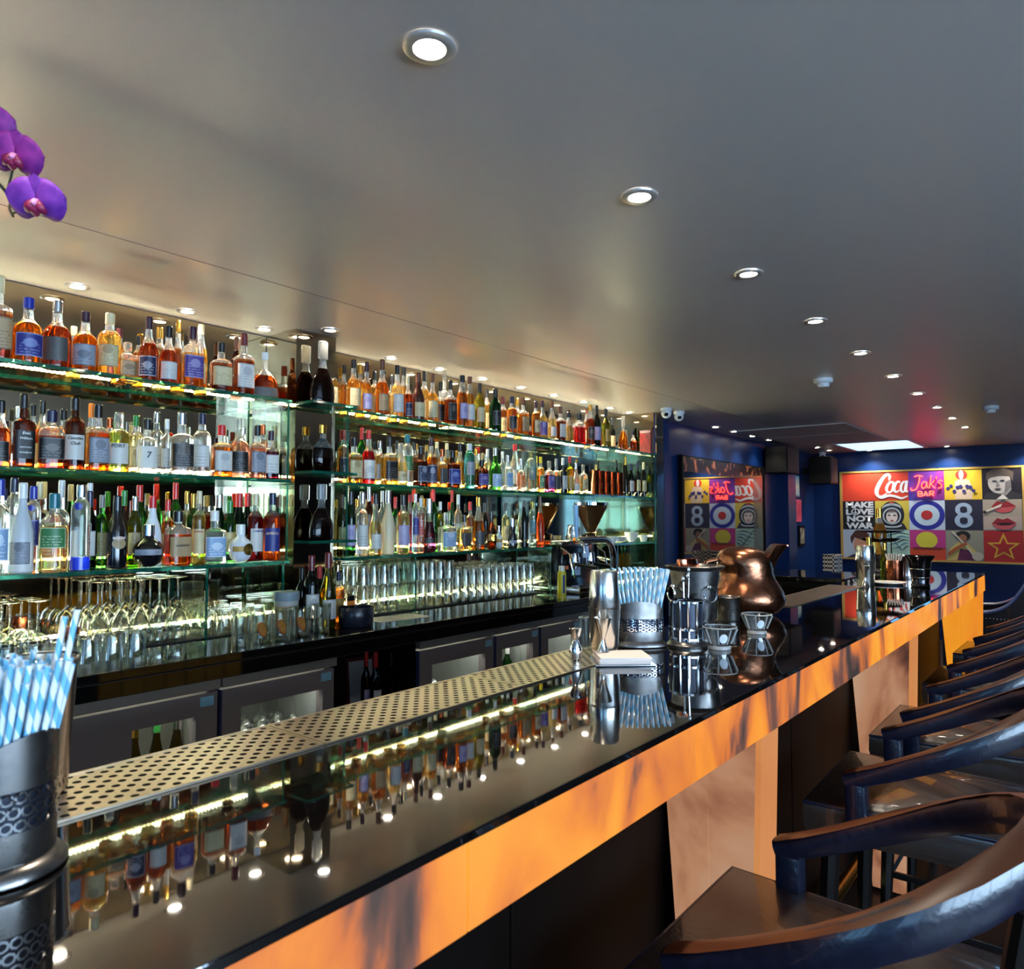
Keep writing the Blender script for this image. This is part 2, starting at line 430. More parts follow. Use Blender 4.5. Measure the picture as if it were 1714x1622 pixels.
fin(3.17, 3.28, M_copper, M_strip, .79)
fin(5.38, 5.46, M_onyx2, M_onyx2, .79)

# ------------------------------------------------------------------ mirrored back bar
def mirror_mat(name, col, dark, r0, r1):
    m = mat(name, col, 0.04, 1.0, noise=dark, nscale=3.2, nrough=(r0, r1)); return m
M_mir = mirror_mat('antique_mirror', (222, 208, 180), (186, 170, 142), .02, .055)
for a, b_, nm in ((-.9, PIER[0] - .002, 'antique mirror sheet behind the shelves left of the pillar'), (PIER[1] + .002, 5.33, 'antique mirror sheet behind the shelves right of the pillar')):
    tag(MB().box(a, b_, MIR, MIR + .01, CNT_Z - .05, CEIL - .004).build('wall_mirror', M_mir), nm, 'mirror')
pr = thing('mirrored_pillar', 'narrow mirror-clad pillar between the two runs of shelves', 'pillar', (0, 0, 0))
MB().box(PIER[0] + .006, PIER[1] - .006, PIER[2] + .006, MIR, CNT_Z + .001, CEIL - .002).build('core', M_blk, pr)
MB().box(PIER[0], PIER[1], PIER[2], PIER[2] + .005, CNT_Z + .001, CEIL - .002).build('front_mirror', M_mir, pr)
MB().box(PIER[0], PIER[0] + .005, PIER[2] + .0055, MIR - .001, CNT_Z + .001, CEIL - .002).build('side_mirror', M_mir, pr)
MB().box(PIER[1] - .005, PIER[1], PIER[2] + .0055, MIR - .001, CNT_Z + .001, CEIL - .002).build('side_mirror', M_mir, pr)
pe = thing('mirrored_pillar', 'mirror-clad end pillar where the shelves meet the navy wall', 'pillar', (0, 0, 0))
MB().box(5.335, 5.549, SH_F + .016, MIR, 0, CEIL - .002).build('core', M_navy, pe)
MB().box(5.335, 5.46, SH_F + .008, SH_F + .015, CNT_Z, CEIL - .003).build('front_mirror', M_mir, pe)
MB().box(5.462, 5.549, SH_F + .004, SH_F + .015, 0.02, CEIL - .003).build('trim_board', M_navy, pe)
MB().box(5.329, 5.3345, SH_F + .03, MIR - .002, CNT_Z + .001, CEIL - .002).build('side_mirror', M_mir, pe)

def led_mat(k=1.0):
    m = bpy.data.materials.new('led_strip'); m.use_nodes = True; nt = m.node_tree; b = nt.nodes['Principled BSDF']
    tc = nt.nodes.new('ShaderNodeTexCoord'); sx = nt.nodes.new('ShaderNodeSeparateXYZ')
    mm = nt.nodes.new('ShaderNodeMath'); mm.operation = 'MULTIPLY'; mm.inputs[1].default_value = 2 * PI / .0166
    sn = nt.nodes.new('ShaderNodeMath'); sn.operation = 'SINE'
    mr = nt.nodes.new('ShaderNodeMapRange'); mr.inputs[1].default_value = -.2; mr.inputs[2].default_value = .5; mr.inputs[3].default_value = 6.0 * k; mr.inputs[4].default_value = 60.0 * k
    nt.links.new(tc.outputs['Object'], sx.inputs[0]); nt.links.new(sx.outputs['X'], mm.inputs[0]); nt.links.new(mm.outputs[0], sn.inputs[0])
    nt.links.new(sn.outputs[0], mr.inputs[0]); nt.links.new(mr.outputs[0], b.inputs['Emission Strength'])
    b.inputs['Emission Color'].default_value = lin((255, 236, 196)); b.inputs['Base Color'].default_value = lin((220, 220, 210))
    return m
M_led = led_mat(); M_led2 = led_mat(2.2)
ST = .014
def glass_box(x0, x1, y0, y1, z0, z1, clear):
    """box whose large faces are clear sheet and whose cut edges are green; clear: axis normal to the sheet"""
    b = MB(); n = 0
    b.box(x0, x1, y0, y1, z0, z1)
    ax = [2, 2, 1, 0, 1, 0]
    b.m = [0 if ax[i] == clear else 1 for i in range(6)]
    return b
def shelf(x0, x1, y0, z, label, led=True):
    o = glass_box(x0, x1, y0, MIR - .004, z - ST, z, 2).build('glass_shelf', [M_sheet, M_green_edge])
    tag(o, label, 'shelf')
    if led: MB().box(x0 + .01, x1 - .01, MIR - .016, MIR - .005, z + .028, z + .036).build('led_strip', M_led, o)
    return o
LV = ['upper', 'middle', 'lower']
for k in range(3):
    shelf(-.7, PIER[0] - .06, SH_F, SHZ[k], '%s glass shelf with green edge, left of the mirrored pillar' % LV[k])
for k in range(2):
    shelf(PIER[1] + .015, 5.325, SH_F, SHZ[k], '%s long glass shelf with green edge, right of the mirrored pillar' % LV[k])
shelf(PIER[1] + .015, 3.86, SH_F, SHZ[2], 'lower glass shelf with green edge, between pillar and coffee machine')
shelf(4.62, 5.325, SH_F, SHZ[2], 'short lower glass shelf with plates, right of the coffee machine')
for k, z in enumerate((1.985, 1.672, 1.362)):
    o = glass_box(PIER[0] + .0, PIER[1] + .03, 2.68, PIER[2] - .001, z - .012, z, 2).build('glass_shelf', [M_sheet, M_green_edge])
    tag(o, 'small %s glass shelf carrying a decanter on the mirrored pillar' % LV[k], 'shelf')
def upright(x, z0, z1, label, y0=SH_F + .003):
    o = glass_box(x - .005, x + .005, y0, MIR - .019, z0, z1, 0).build('glass_upright', [M_sheet, M_green_edge]); tag(o, label, 'glass divider')
ZC = CNT_Z + .001
S0, S1_, S2_ = SHZ
upright(1.875, S1_ + .001, S0 - ST - .001, 'vertical glass divider beside the pillar, upper left bay')
upright(1.875, S2_ + .001, S1_ - ST - .001, 'vertical glass divider beside the pillar, lower left bay')
upright(1.512, ZC, S2_ - ST - .001, 'vertical glass divider standing on the counter left of the pillar')
upright(1.86, ZC, S2_ - ST - .001, 'vertical glass divider on the counter next to the grey tub')
upright(0.45, ZC, S2_ - ST - .001, 'vertical glass divider on the counter at the far left')
upright(2.20, S1_ + .001, S0 - ST - .001, 'vertical glass divider just right of the pillar, upper bay')
upright(2.20, S2_ + .001, S1_ - ST - .001, 'vertical glass divider just right of the pillar, lower bay')
upright(2.648, ZC, S2_ - ST - .001, 'vertical glass divider on the counter among the highball glasses')
upright(3.69, S1_ + .001, S0 - ST - .001, 'vertical glass divider halfway along the right shelves, upper bay')
upright(3.69, S2_ + .001, S1_ - ST - .001, 'vertical glass divider halfway along the right shelves, lower bay')
upright(3.85, ZC, S2_ - ST - .001, 'vertical glass divider on the counter by the coffee machine')
upright(5.30, ZC, S2_ - ST - .001, 'vertical glass divider at the far end, below the plates')
upright(5.30, S2_ + .001, S1_ - ST - .001, 'vertical glass divider at the far end, above the plates')
upright(5.30, S1_ + .001, S0 - ST - .001, 'vertical glass divider at the far end, middle bay')
upright(4.70, ZC, S2_ - ST - .001, 'vertical glass divider under the plate shelf')

# ------------------------------------------------------------------ back counter and fridges
M_gran = mat('black_granite', (10, 9, 9), 0.05, ior=1.9, noise=(20, 18, 17), nscale=60)
bc = thing('back_counter', 'black polished stone counter under the glass shelves', 'counter')
MB().bbox(-1.0, 5.33, CNT_F, MIR - .002, CNT_Z - .03, CNT_Z, .003).build('stone_top', M_gran, bc)
MB().bbox(-1.0, 5.33, CNT_F, CNT_F + .03, CNT_Z - .085, CNT_Z - .031, .003).build('front_edge', M_gran, bc)
MB().box(-1.0, 5.33, 2.98, 3.03, 0, CNT_Z - .032).build('rear_board', M_blk, bc)
MB().box(-.9, PIER[0] - .02, MIR - .016, MIR - .005, CNT_Z + .034, CNT_Z + .043).build('led_strip', M_led2, bc)
MB().box(PIER[1] + .02, 5.3, MIR - .016, MIR - .005, CNT_Z + .034, CNT_Z + .043).build('led_strip', M_led2, bc)
M_frg = mat('dark_fridge_metal', (142, 130, 128), 0.36, 0.2)
M_frb = mat('fridge_blue_metal', (76, 82, 122), 0.3, 0.3)
M_fint = mat('fridge_inside', (176, 178, 172), 0.4)
M_flamp = glow('fridge_lamp', (255, 250, 235), 9.0)
def fridge(x0, x1, label, hinge=0, wx=(.22, .80), wz=(.0, .70), lamp=True):
    t = thing('bottle_fridge', label, 'fridge', (x0, 0, 0)); W = x1 - x0
    ft = CNT_Z - .09; y = CNT_F + .04
    b = MB().box(0, W, 2.92, 2.94, .08, ft).box(0, .02, y + .05, 2.92, .08, ft).box(W - .02, W, y + .05, 2.92, .08, ft).box(.02, W - .02, y + .05, 2.92, .08, .1).box(.02, W - .02, y + .05, 2.92, ft - .02, ft)
    b.build('cabinet', M_fint, t)
    MB().bbox(0, W, y - .012, y + .03, ft - .035, ft, .003).build('top_rail', mat('rail_metal', (150, 138, 128), .4, .5), t)
    MB().box(0, W, y + .06, y + .09, 0, .079).build('kick_plate', M_blk, t)
    zb, zt = .10, ft - .045
    a, b_ = W * wx[0], W * wx[1]; c = zt - .075
    d = empty('door'); d.parent = t
    f = MB().box(.006, a, y, y + .045, zb, zt).box(b_, W - .006, y, y + .045, zb, zt).box(a, b_, y, y + .045, c, zt).box(a, b_, y, y + .045, zb, zb + .09)
    f.build('door_frame', M_frg, d)
    MB().box(a, b_, y + .018, y + .022, zb + .09, c).build('door_glass', M_pane, d)
    MB().box(.002, .006, y - .001, y + .046, zb, zt).build('door_edge', M_frb, d)
    MB().box(W - .07, W - .02, y - .0012, y - .0002, zt - .045, zt - .012).build('sticker', mat('fridge_sticker', (150, 205, 225), .4), d)
    MB().box(.03, W - .03, y + .08, 2.9, .44, .446).build('wire_shelf', M_steel, t)
    if lamp: MB().box(.05, W - .05, y + .07, y + .09, ft - .105, ft - .095).build('lamp', M_flamp, t)
    return t
fridge(.50, .90, 'fridge mostly hidden behind the metal tumbler at far left')
fridge(.913, 1.405, 'fridge with dark foil-topped bottles behind its glass', wx=(.39, .83))
fridge(1.412, 1.915, 'fridge with upturned wine glasses behind its glass', wx=(.16, .88))
fridge(2.39, 2.934, 'fridge with pale lit inside, right of the open wine cubby', wx=(.16, .87))
fridge(2.945, 3.33, 'fridge holding green beer bottles', wx=(.14, .84))
fridge(3.34, 3.75, 'fridge with white inside, partly behind the shaker', wx=(.18, .9))
fridge(3.76, 4.2, 'fridge hidden behind the shakers and straws')
cb = thing('open_cubby', 'dark open cubby with wine bottles between two fridges', 'cabinet', (1.925, 0, 0))
MB().box(0, .05, CNT_F + .05, 2.94, .05, CNT_Z - .09).build('side', M_wood, cb)
MB().box(.41, .455, CNT_F + .05, 2.94, .05, CNT_Z - .09).build('side', M_wood, cb)
MB().box(.05, .41, CNT_F + .08, 2.94, .53, .55).build('shelf', M_wood, cb)
MB().box(.05, .41, 2.92, 2.94, .05, CNT_Z - .09).build('back', M_blk, cb)
# ================================================================== bottles
# profile: (height, radius) of the glass from base to where the cap begins; cap (start, radius); label band; fill level; power of a squared body; depth factor
BT = {
 'round':    dict(p=[(0,.86),(.015,.97),(.06,1),(.44,1),(.53,.93),(.60,.74),(.65,.48),(.69,.36),(.83,.32)], cap=(.83,.36), lab=(.10,.44), fill=.60),
 'sloped':   dict(p=[(0,.9),(.015,.98),(.05,1),(.46,1),(.54,.86),(.63,.56),(.70,.38),(.82,.33)], cap=(.81,.38), lab=(.08,.38), fill=.58),
 'cylinder': dict(p=[(0,.9),(.012,.98),(.04,1),(.60,1),(.655,.93),(.70,.68),(.735,.42),(.83,.37)], cap=(.82,.42), lab=(.14,.48), fill=.66),
 'square':   dict(p=[(0,.92),(.012,.98),(.04,1),(.57,1),(.61,.95),(.64,.7),(.67,.40),(.82,.36)], cap=(.80,.42), lab=(.12,.50), fill=.57, sq=5),
 'squat':    dict(p=[(0,.92),(.02,1),(.60,1),(.67,.92),(.71,.5),(.76,.34),(.80,.34)], cap=(.79,.44), lab=(.16,.52), fill=.56, sq=5),
 'wine':     dict(p=[(0,.9),(.01,.98),(.03,1),(.58,1),(.64,.92),(.70,.66),(.745,.44),(.80,.38)], cap=(.79,.42), lab=(.16,.48), fill=.70),
 'burgundy': dict(p=[(0,.9),(.01,.98),(.03,1),(.44,1),(.54,.88),(.64,.62),(.73,.42),(.80,.36)], cap=(.79,.42), lab=(.12,.38), fill=.66),
 'vodka':    dict(p=[(0,.92),(.01,.98),(.03,1),(.70,1),(.76,.92),(.80,.66),(.825,.45),(.85,.43)], cap=(.845,.50), lab=(.30,.60), fill=.72),
 'bell':     dict(p=[(0,.92),(.02,1),(.30,.97),(.46,.9),(.58,.72),(.68,.46),(.76,.36),(.83,.34)], cap=(.82,.38), lab=(.10,.34), fill=.54),
 'fan':      dict(p=[(0,.98),(.03,1),(.16,.98),(.34,.88),(.46,.70),(.55,.46),(.61,.24),(.68,.17),(.85,.16)], cap=(.84,.22), lab=(.05,.24), fill=.50, depth=.45),
 'decanter': dict(p=[(0,.78),(.03,.95),(.12,1),(.28,.94),(.43,.70),(.54,.42),(.61,.28),(.72,.26)], cap=(.72,.40), lab=(.16,.26), fill=.56, depth=.6),
 'roundel':  dict(p=[(0,.55),(.04,.78),(.16,.96),(.30,1),(.46,.93),(.58,.70),(.66,.42),(.70,.28),(.82,.26)], cap=(.81,.34), lab=(.22,.40), fill=.50, depth=.62),
 'sphere':   dict(p=[(0,.40),(.02,.50),(.10,.80),(.24,.97),(.36,1),(.48,.93),(.58,.72),(.64,.46),(.68,.36),(.74,.34)], cap=(.73,.38), lab=(.28,.42), fill=.50),
 'jar':      dict(p=[(0,.9),(.02,1),(.48,1),(.56,.96),(.58,.88),(.60,.93),(.66,.86),(.70,.60),(.74,.36),(.84,.32)], cap=(.80,.38), lab=(.30,.56), fill=.60),
 'tall':     dict(p=[(0,.92),(.01,1),(.52,1),(.60,.92),(.70,.66),(.80,.46),(.88,.40)], cap=(.86,.48), lab=(.16,.46), fill=.66),
}
SEG = 20
def rad_at(p, t):
    for (a, ra), (b, rb) in zip(p[:-1], p[1:]):
        if a <= t <= b: return ra + (rb - ra) * (t - a) / max(b - a, 1e-6)
    return p[-1][1]
for k, d in BT.items():
    p = d['p']; fl = d['fill']; sq = d.get('sq')
    q = []; mats = []
    for i, (t, r) in enumerate(p):
        q.append((r * .5, t))
        if i + 1 < len(p):
            if t < fl < p[i + 1][0]:
                q.append((rad_at(p, fl) * .5, fl))
    mats = [0 if (q[i][1] + q[i + 1][1]) / 2 < fl else 1 for i in range(len(q) - 1)]
    d['body'] = MB().lathe([(0.0001, 0)] + q + [(0.0001, q[-1][1])], SEG, sq=sq, close=False, mats=[0] + mats + [1]).mesh('bottle_glass', 50)
    c0, cr = d['cap']
    d['capm'] = MB().lathe([(cr * .46, c0), (cr * .5, c0 + .004), (cr * .5, .985), (cr * .44, 1.0)], 14).mesh('cap', 40)
    a, b_ = d['lab']; lb = MB(); n = 11; span = math.radians(58)
    hs = [a + (b_ - a) * i / 3 for i in range(4)]
    for h in hs:
        for i in range(n):
            th = -PI / 2 + span * (2 * i / (n - 1) - 1)
            r = rad_at(p, h) * .5 * 1.012
            m = 1.0 / (abs(math.cos(th)) ** sq + abs(math.sin(th)) ** sq) ** (1.0 / sq) if sq else 1.0
            lb.v.append((r * m * math.cos(th), r * m * math.sin(th) - .003, h))
    for j in range(3):
        for i in range(n - 1): lb.face([j * n + i, j * n + i + 1, (j + 1) * n + i + 1, (j + 1) * n + i])
    me = lb.mesh('label', 80); uv = me.uv_layers.new(name='UVMap')
    for l in me.loops:
        j, i = divmod(l.vertex_index, n); uv.data[l.index].uv = (i / (n - 1), j / 3)
    d['labm'] = me

LQ = {'espresso': (46, 22, 12), 'amber': (210, 124, 34), 'gold': (240, 184, 78), 'cognac': (160, 68, 22), 'dark': (84, 38, 16), 'pale': (250, 226, 150), 'clear': (244, 250, 250), 'green': (52, 132, 48),
      'olive': (150, 150, 30), 'lime': (206, 228, 110), 'pink': (252, 188, 160), 'orange': (245, 84, 14), 'red': (210, 22, 22), 'purple': (110, 28, 60), 'blue': (60, 90, 235),
      'teal': (60, 150, 150), 'wine': (28, 34, 18), 'darkgreen': (18, 60, 30)}
LQM = {k: liquid('liquid_' + k, c, {'wine': .25, 'dark': .15, 'espresso': .2, 'darkgreen': .25, 'clear': .12}.get(k, .14)) for k, c in LQ.items()}
M_bclear = liquid('bottle_clear_glass', (246, 250, 248), .2)
OPQ = {'white': mat('white_glazed', (226, 226, 232), .25, coat=.4), 'black': mat('black_glazed', (14, 14, 18), .12, coat=.5), 'frost': mat('frosted_glass', (214, 222, 232), .4, trans=.35),
       'cream': mat('cream_frosted', (226, 214, 184), .4, trans=.35), 'brown': mat('brown_glazed', (58, 22, 16), .15, coat=.5), 'bluebase': None}
CAPC = {'blue': (24, 44, 150), 'navy': (18, 24, 60), 'black': (14, 14, 16), 'silver': None, 'cream': (222, 205, 160), 'purple': (52, 18, 40), 'red': (200, 34, 32), 'maroon': (96, 20, 26),
        'gold': None, 'white': (228, 228, 226), 'brown': (96, 52, 30), 'teal': (20, 104, 118), 'orange': (230, 120, 20), 'copper': None, 'green': (40, 130, 60), 'yellow': (232, 200, 40), 'grey': (140, 140, 140)}
CAPM = {k: mat('cap_' + k, c, .32, coat=.2) for k, c in CAPC.items() if c}
CAPM['silver'] = mat('cap_silver', (200, 202, 208), .2, 1.0); CAPM['gold'] = mat('cap_gold', (206, 160, 72), .25, 1.0); CAPM['copper'] = mat('cap_copper', (196, 104, 66), .25, 1.0)
CAPM['clear'] = M_bclear
def label_mat(name, base, ink, dens=.5):
    """printed paper: thin border, round emblem and rows of small print, placed differently on every bottle"""
    m = mat('label_' + name, base, .45); nt = m.node_tree; b = nt.nodes['Principled BSDF']; L = nt.links.new
    def mth(op, a, c=None, d=None):
        n = nt.nodes.new('ShaderNodeMath'); n.operation = op
        for i, v in enumerate((a, c, d)):
            if v is None: continue
            if isinstance(v, (int, float)): n.inputs[i].default_value = v
            else: L(v, n.inputs[i])
        return n.outputs[0]
    tc = nt.nodes.new('ShaderNodeTexCoord'); sx = nt.nodes.new('ShaderNodeSeparateXYZ'); L(tc.outputs['UV'], sx.inputs[0]); oi = nt.nodes.new('ShaderNodeObjectInfo')
    u, v, rnd = sx.outputs[0], sx.outputs[1], oi.outputs['Random']
    du = mth('ABSOLUTE', mth('SUBTRACT', u, .5)); dv = mth('ABSOLUTE', mth('SUBTRACT', v, .5))
    border = mth('MAXIMUM', mth('GREATER_THAN', du, .46), mth('GREATER_THAN', dv, .45))
    ev = mth('MULTIPLY_ADD', rnd, .35, .45); e1 = mth('MULTIPLY', du, 3.6); e2 = mth('MULTIPLY', mth('SUBTRACT', v, ev), 4.4)
    emb = mth('LESS_THAN', mth('ADD', mth('MULTIPLY', e1, e1), mth('MULTIPLY', e2, e2)), .72)
    rows_n = mth('LESS_THAN', mth('FRACT', mth('MULTIPLY', v, mth('MULTIPLY_ADD', rnd, 5.0, 6.0))), .38)
    nz = nt.nodes.new('ShaderNodeTexNoise'); nz.inputs['Scale'].default_value = 9; L(tc.outputs['UV'], nz.inputs['Vector'])
    txt = mth('MULTIPLY', mth('MULTIPLY', rows_n, mth('GREATER_THAN', nz.outputs['Fac'], .46)), mth('MULTIPLY', mth('LESS_THAN', du, .36), mth('LESS_THAN', v, .62)))
    f = mth('MINIMUM', mth('ADD', mth('MULTIPLY', border, .6), mth('MAXIMUM', mth('MULTIPLY', emb, mth('MULTIPLY', mth('GREATER_THAN', mth('FRACT', mth('MULTIPLY', rnd, 7.3)), .5), .6)), mth('MULTIPLY', txt, .55))), .85)
    mx = nt.nodes.new('ShaderNodeMix'); mx.data_type = 'RGBA'; L(f, mx.inputs['Factor']); mx.inputs['A'].default_value = lin(base); mx.inputs['B'].default_value = lin(ink)
    L(mx.outputs['Result'], b.inputs['Base Color'])
    return m
LB = {'white': ((206, 202, 194), (150, 150, 156)), 'cream': ((204, 186, 140), (130, 100, 70)), 'blue': ((40, 46, 120), (150, 160, 210)), 'black': ((16, 14, 16), (120, 110, 100)),
      'silver': ((140, 144, 154), (70, 74, 90)), 'grey': ((74, 72, 70), (60, 60, 60)), 'tan': ((170, 140, 100), (90, 66, 46)), 'purple': ((76, 56, 130), (170, 160, 200)),
      'lilac': ((170, 162, 196), (120, 110, 160)), 'red': ((180, 40, 36), (230, 210, 190)), 'green': ((60, 120, 70), (210, 220, 180)), 'navy': ((24, 30, 64), (180, 180, 190)),
      'gold': ((190, 150, 70), (110, 80, 30)), 'sky': ((132, 162, 196), (224, 230, 238)), 'pink': ((220, 150, 160), (240, 230, 230)), 'orange': ((226, 120, 50), (240, 220, 190))}
LBM = {k: label_mat(k, a, b_, .56) for k, (a, b_) in LB.items()}

LIQ_WORD = {'darkgreen': 'dark green', 'wine': 'dark wine', 'dark': 'dark amber', 'frost': 'frosted', 'olive': 'olive', 'pale': 'pale yellow', 'cream': 'frosted cream'}
SHAPE_WORD = {'cylinder': 'straight', 'wine': 'high-shouldered', 'vodka': 'tall', 'tall': 'slim', 'burgundy': 'slope-shouldered', 'sphere': 'ball-shaped', 'fan': 'fan-shaped',
              'roundel': 'flask-shaped', 'bell': 'bell-shaped', 'jar': 'jar-shouldered'}
def bottle(x, y, z, h, wd, typ, liq, cap, lab, label, group, yaw=0.0, name='spirit_bottle', cat='bottle'):
    d = BT[typ]; dep = d.get('depth', 1.0)
    t = thing(name, label, cat, (x, y, z + .0006), yaw, group)
    sc = (wd, wd * dep, h)
    lm = LQM.get(liq) or OPQ[liq]
    up = OPQ[liq] if liq in OPQ else (LQM[liq] if liq in ('green', 'darkgreen', 'wine', 'olive', 'teal', 'dark', 'blue') else M_bclear)
    put('glass', d['body'], [lm, up], t, scale=sc)
    if cap != '-':
        c = put('cap', d['capm'], CAPM[cap], t, scale=sc)
    if lab != '-': put('label', d['labm'], LBM[lab], t, scale=sc)
    return t
ROWY = {'f': 2.825, 'm': 2.895, 'b': 2.965}
MADE = {}
def rows(text, side, lev):
    z = SHZ[lev]; n = {'f': 0, 'm': 0, 'b': 0}
    items = []
    for ln in text.strip().splitlines():
        q = ln.split()
        if not q: continue
        items.append((float(q[0]), float(q[1]), float(q[2]), *q[3:8]))
    items.sort(key=lambda i: i[0])
    pos = []
    for px, top, wpx, typ, liq, cap, lab, row in items:
        y = ROWY[row] + random.uniform(-.004, .004)
        p, t = at(px, top, 1, y); pos.append([p.x, y, wpx / F * t * .97])
    ups = [u for u in UPX if True]
    for it in range(140):                       # nudge neighbours until they stand clear of each other
        for i in range(len(pos)):
            for j in range(i):
                a, b = pos[i], pos[j]
                da = BT[items[i][3]].get('depth', 1.0); db = BT[items[j][3]].get('depth', 1.0)
                need = (a[2] * (da + 1) / 2 + b[2] * (db + 1) / 2) / 2 + .002
                dx, dy = a[0] - b[0], a[1] - b[1]; ds = math.hypot(dx, dy) or 1e-4
                if ds < need:
                    k = (need - ds) / ds * .5
                    a[0] += dx * k * .5; b[0] -= dx * k * .5; a[1] += dy * k * 1.0; b[1] -= dy * k * 1.0
        for a in pos:
            r = a[2] / 2
            a[1] = min(max(a[1], SH_F + r + .002), MIR - .022 - r)
            for u in ups:
                if abs(a[0] - u) < r + .007: a[0] = u + (r + .007) * (1 if a[0] > u else -1)
            if side == 'left': a[0] = min(a[0], PIER[0] - .075 - r)
    for (px, top, wpx, typ, liq, cap, lab, row), (x, y, wd) in zip(items, pos):
        p, t = at(px, top, 1, y)
        h = p.z - z
        n[row] += 1
        rw = {'f': 'front row', 'm': 'middle row', 'b': 'back row'}[row]
        lw = LIQ_WORD.get(liq, liq); sw = SHAPE_WORD.get(typ, typ)
        label = '%s %s bottle, %s cap, %s from left, %s, %s %s shelf' % (lw, sw, cap if cap != '-' else 'no', ordinal(n[row]), rw, LV[lev], side)
        o = bottle(x, y, z, h, wd, typ, liq, cap, lab, label, 'bottles on the %s %s shelf' % (LV[lev], side), (random.uniform(-.35, .15) - .25) * (.4 if 'sq' in BT[typ] else 1))
        MADE[(side, lev, int(px))] = o
UPX = [1.875, 2.20, 3.69, 5.30]
rows('''
9 465 40 square cognac cream tan f
48 499 46 round amber blue blue f
95 504 45 round cognac silver grey f
124 547 24 cylinder gold cream cream b
143 522 40 round amber purple silver f
180 524 36 cylinder gold cream cream f
200 550 24 cylinder amber maroon cream b
214 574 31 squat gold clear tan m
232 563 17 cylinder amber black black b
250 531 31 sloped cognac purple navy f
268 548 24 cylinder pale gold cream b
283 547 30 sloped cognac black white f
299 537 24 round amber gold - b
323 548 32 squat amber purple purple f
337 544 22 tall gold cream cream b
371 574 32 square cognac black cream f
396 565 20 wine dark brown - b
409 559 30 square cognac maroon white f
444 590 50 fan cognac white grey f
''', 'left', 0)
rows('''
3 671 30 sloped cognac black black f
12 685 22 cylinder amber gold tan b
25 680 22 cylinder pale white white b
41 660 32 square dark black black f
56 677 20 cylinder amber black - b
72 671 25 sloped amber black tan m
88 687 38 squat cognac navy black f
107 685 24 cylinder gold black cream b
126 666 33 cylinder dark black white f
153 676 20 square amber orange cream b
166 678 32 square amber black silver f
184 700 22 cylinder cognac copper tan b
199 691 35 cylinder lime clear white f
228 696 22 cylinder pale green cream b
247 701 30 square clear black white m
263 690 24 cylinder clear silver white b
280 702 18 cylinder clear white white m
305 691 35 square clear silver black f
339 692 30 cylinder clear navy white f
373 712 30 square amber red white f
400 701 35 round pink clear black f
418 716 20 tall clear silver sky b
431 712 26 square pink black silver f
445 720 20 cylinder amber maroon tan b
458 722 24 square purple purple white f
474 715 20 cylinder pink copper - m
''', 'left', 1)
rows('''
7 802 32 cylinder clear blue sky f
25 800 24 vodka clear navy white b
34 808 36 bell frost white silver f
57 814 24 vodka clear blue blue m
67 807 24 square dark cream red b
92 826 44 jar pale teal green f
104 804 24 square clear white red b
137 811 30 vodka clear silver - f
151 822 25 wine wine navy white m
160 809 22 burgundy green white cream b
176 829 20 cylinder green grey cream b
190 834 20 cylinder amber red cream b
197 830 32 burgundy black black - f
205 821 22 burgundy dark green tan b
230 812 24 wine green red cream b
238 831 22 wine olive silver cream m
253 830 32 bell white red silver m
248 878 50 sphere black silver silver f
275 836 20 cylinder amber red cream m
296 808 22 wine green red cream b
299 855 37 squat orange black tan f
312 822 17 cylinder pale gold cream b
324 826 20 wine green gold cream m
335 822 21 cylinder gold cream cream f
359 855 34 square clear white sky f
368 827 28 burgundy darkgreen silver - b
386 838 22 wine green green cream m
402 878 40 sphere white white gold f
404 826 27 burgundy darkgreen red white b
433 826 24 burgundy darkgreen red cream b
445 827 26 cylinder red cream white f
462 830 20 burgundy green green - b
481 826 27 cylinder orange navy blue f
''', 'left', 2)
rows('''
565 605 20 round gold black cream f
576 612 18 round gold black - b
592 602 24 round gold black cream f
603 610 18 cylinder amber gold tan b
614 606 19 sloped gold purple lilac f
627 622 16 cylinder gold black cream b
640 602 23 sloped amber brown tan f
656 628 16 square gold black - b
665 612 23 round pale black white f
676 616 16 tall gold black cream b
683 630 16 sloped cognac cream navy f
700 624 23 sloped brown brown cream f
710 622 16 cylinder gold black cream b
724 626 20 round gold brown cream f
737 640 14 square amber black black m
744 620 16 square clear clear black b
754 637 18 square cognac black black f
774 629 20 tall amber black lilac f
786 631 18 tall gold brown white f
803 642 18 wine olive black cream f
815 652 15 cylinder gold black cream b
829 651 21 wine darkgreen black black f
842 664 15 cylinder amber maroon cream b
857 664 17 cylinder amber navy black f
866 667 15 cylinder gold gold cream b
881 667 17 square amber brown tan f
897 672 15 cylinder amber purple cream f
908 671 17 round pale purple purple f
924 671 16 bell pale brown white f
938 681 16 square cognac brown white f
952 690 17 bell pale black - f
969 693 19 squat red black - f
982 684 13 tall amber brown cream b
988 678 14 tall cognac gold black f
999 679 13 wine wine black lilac f
1014 685 15 wine olive black gold f
1024 700 12 wine wine black cream b
''', 'right', 0)
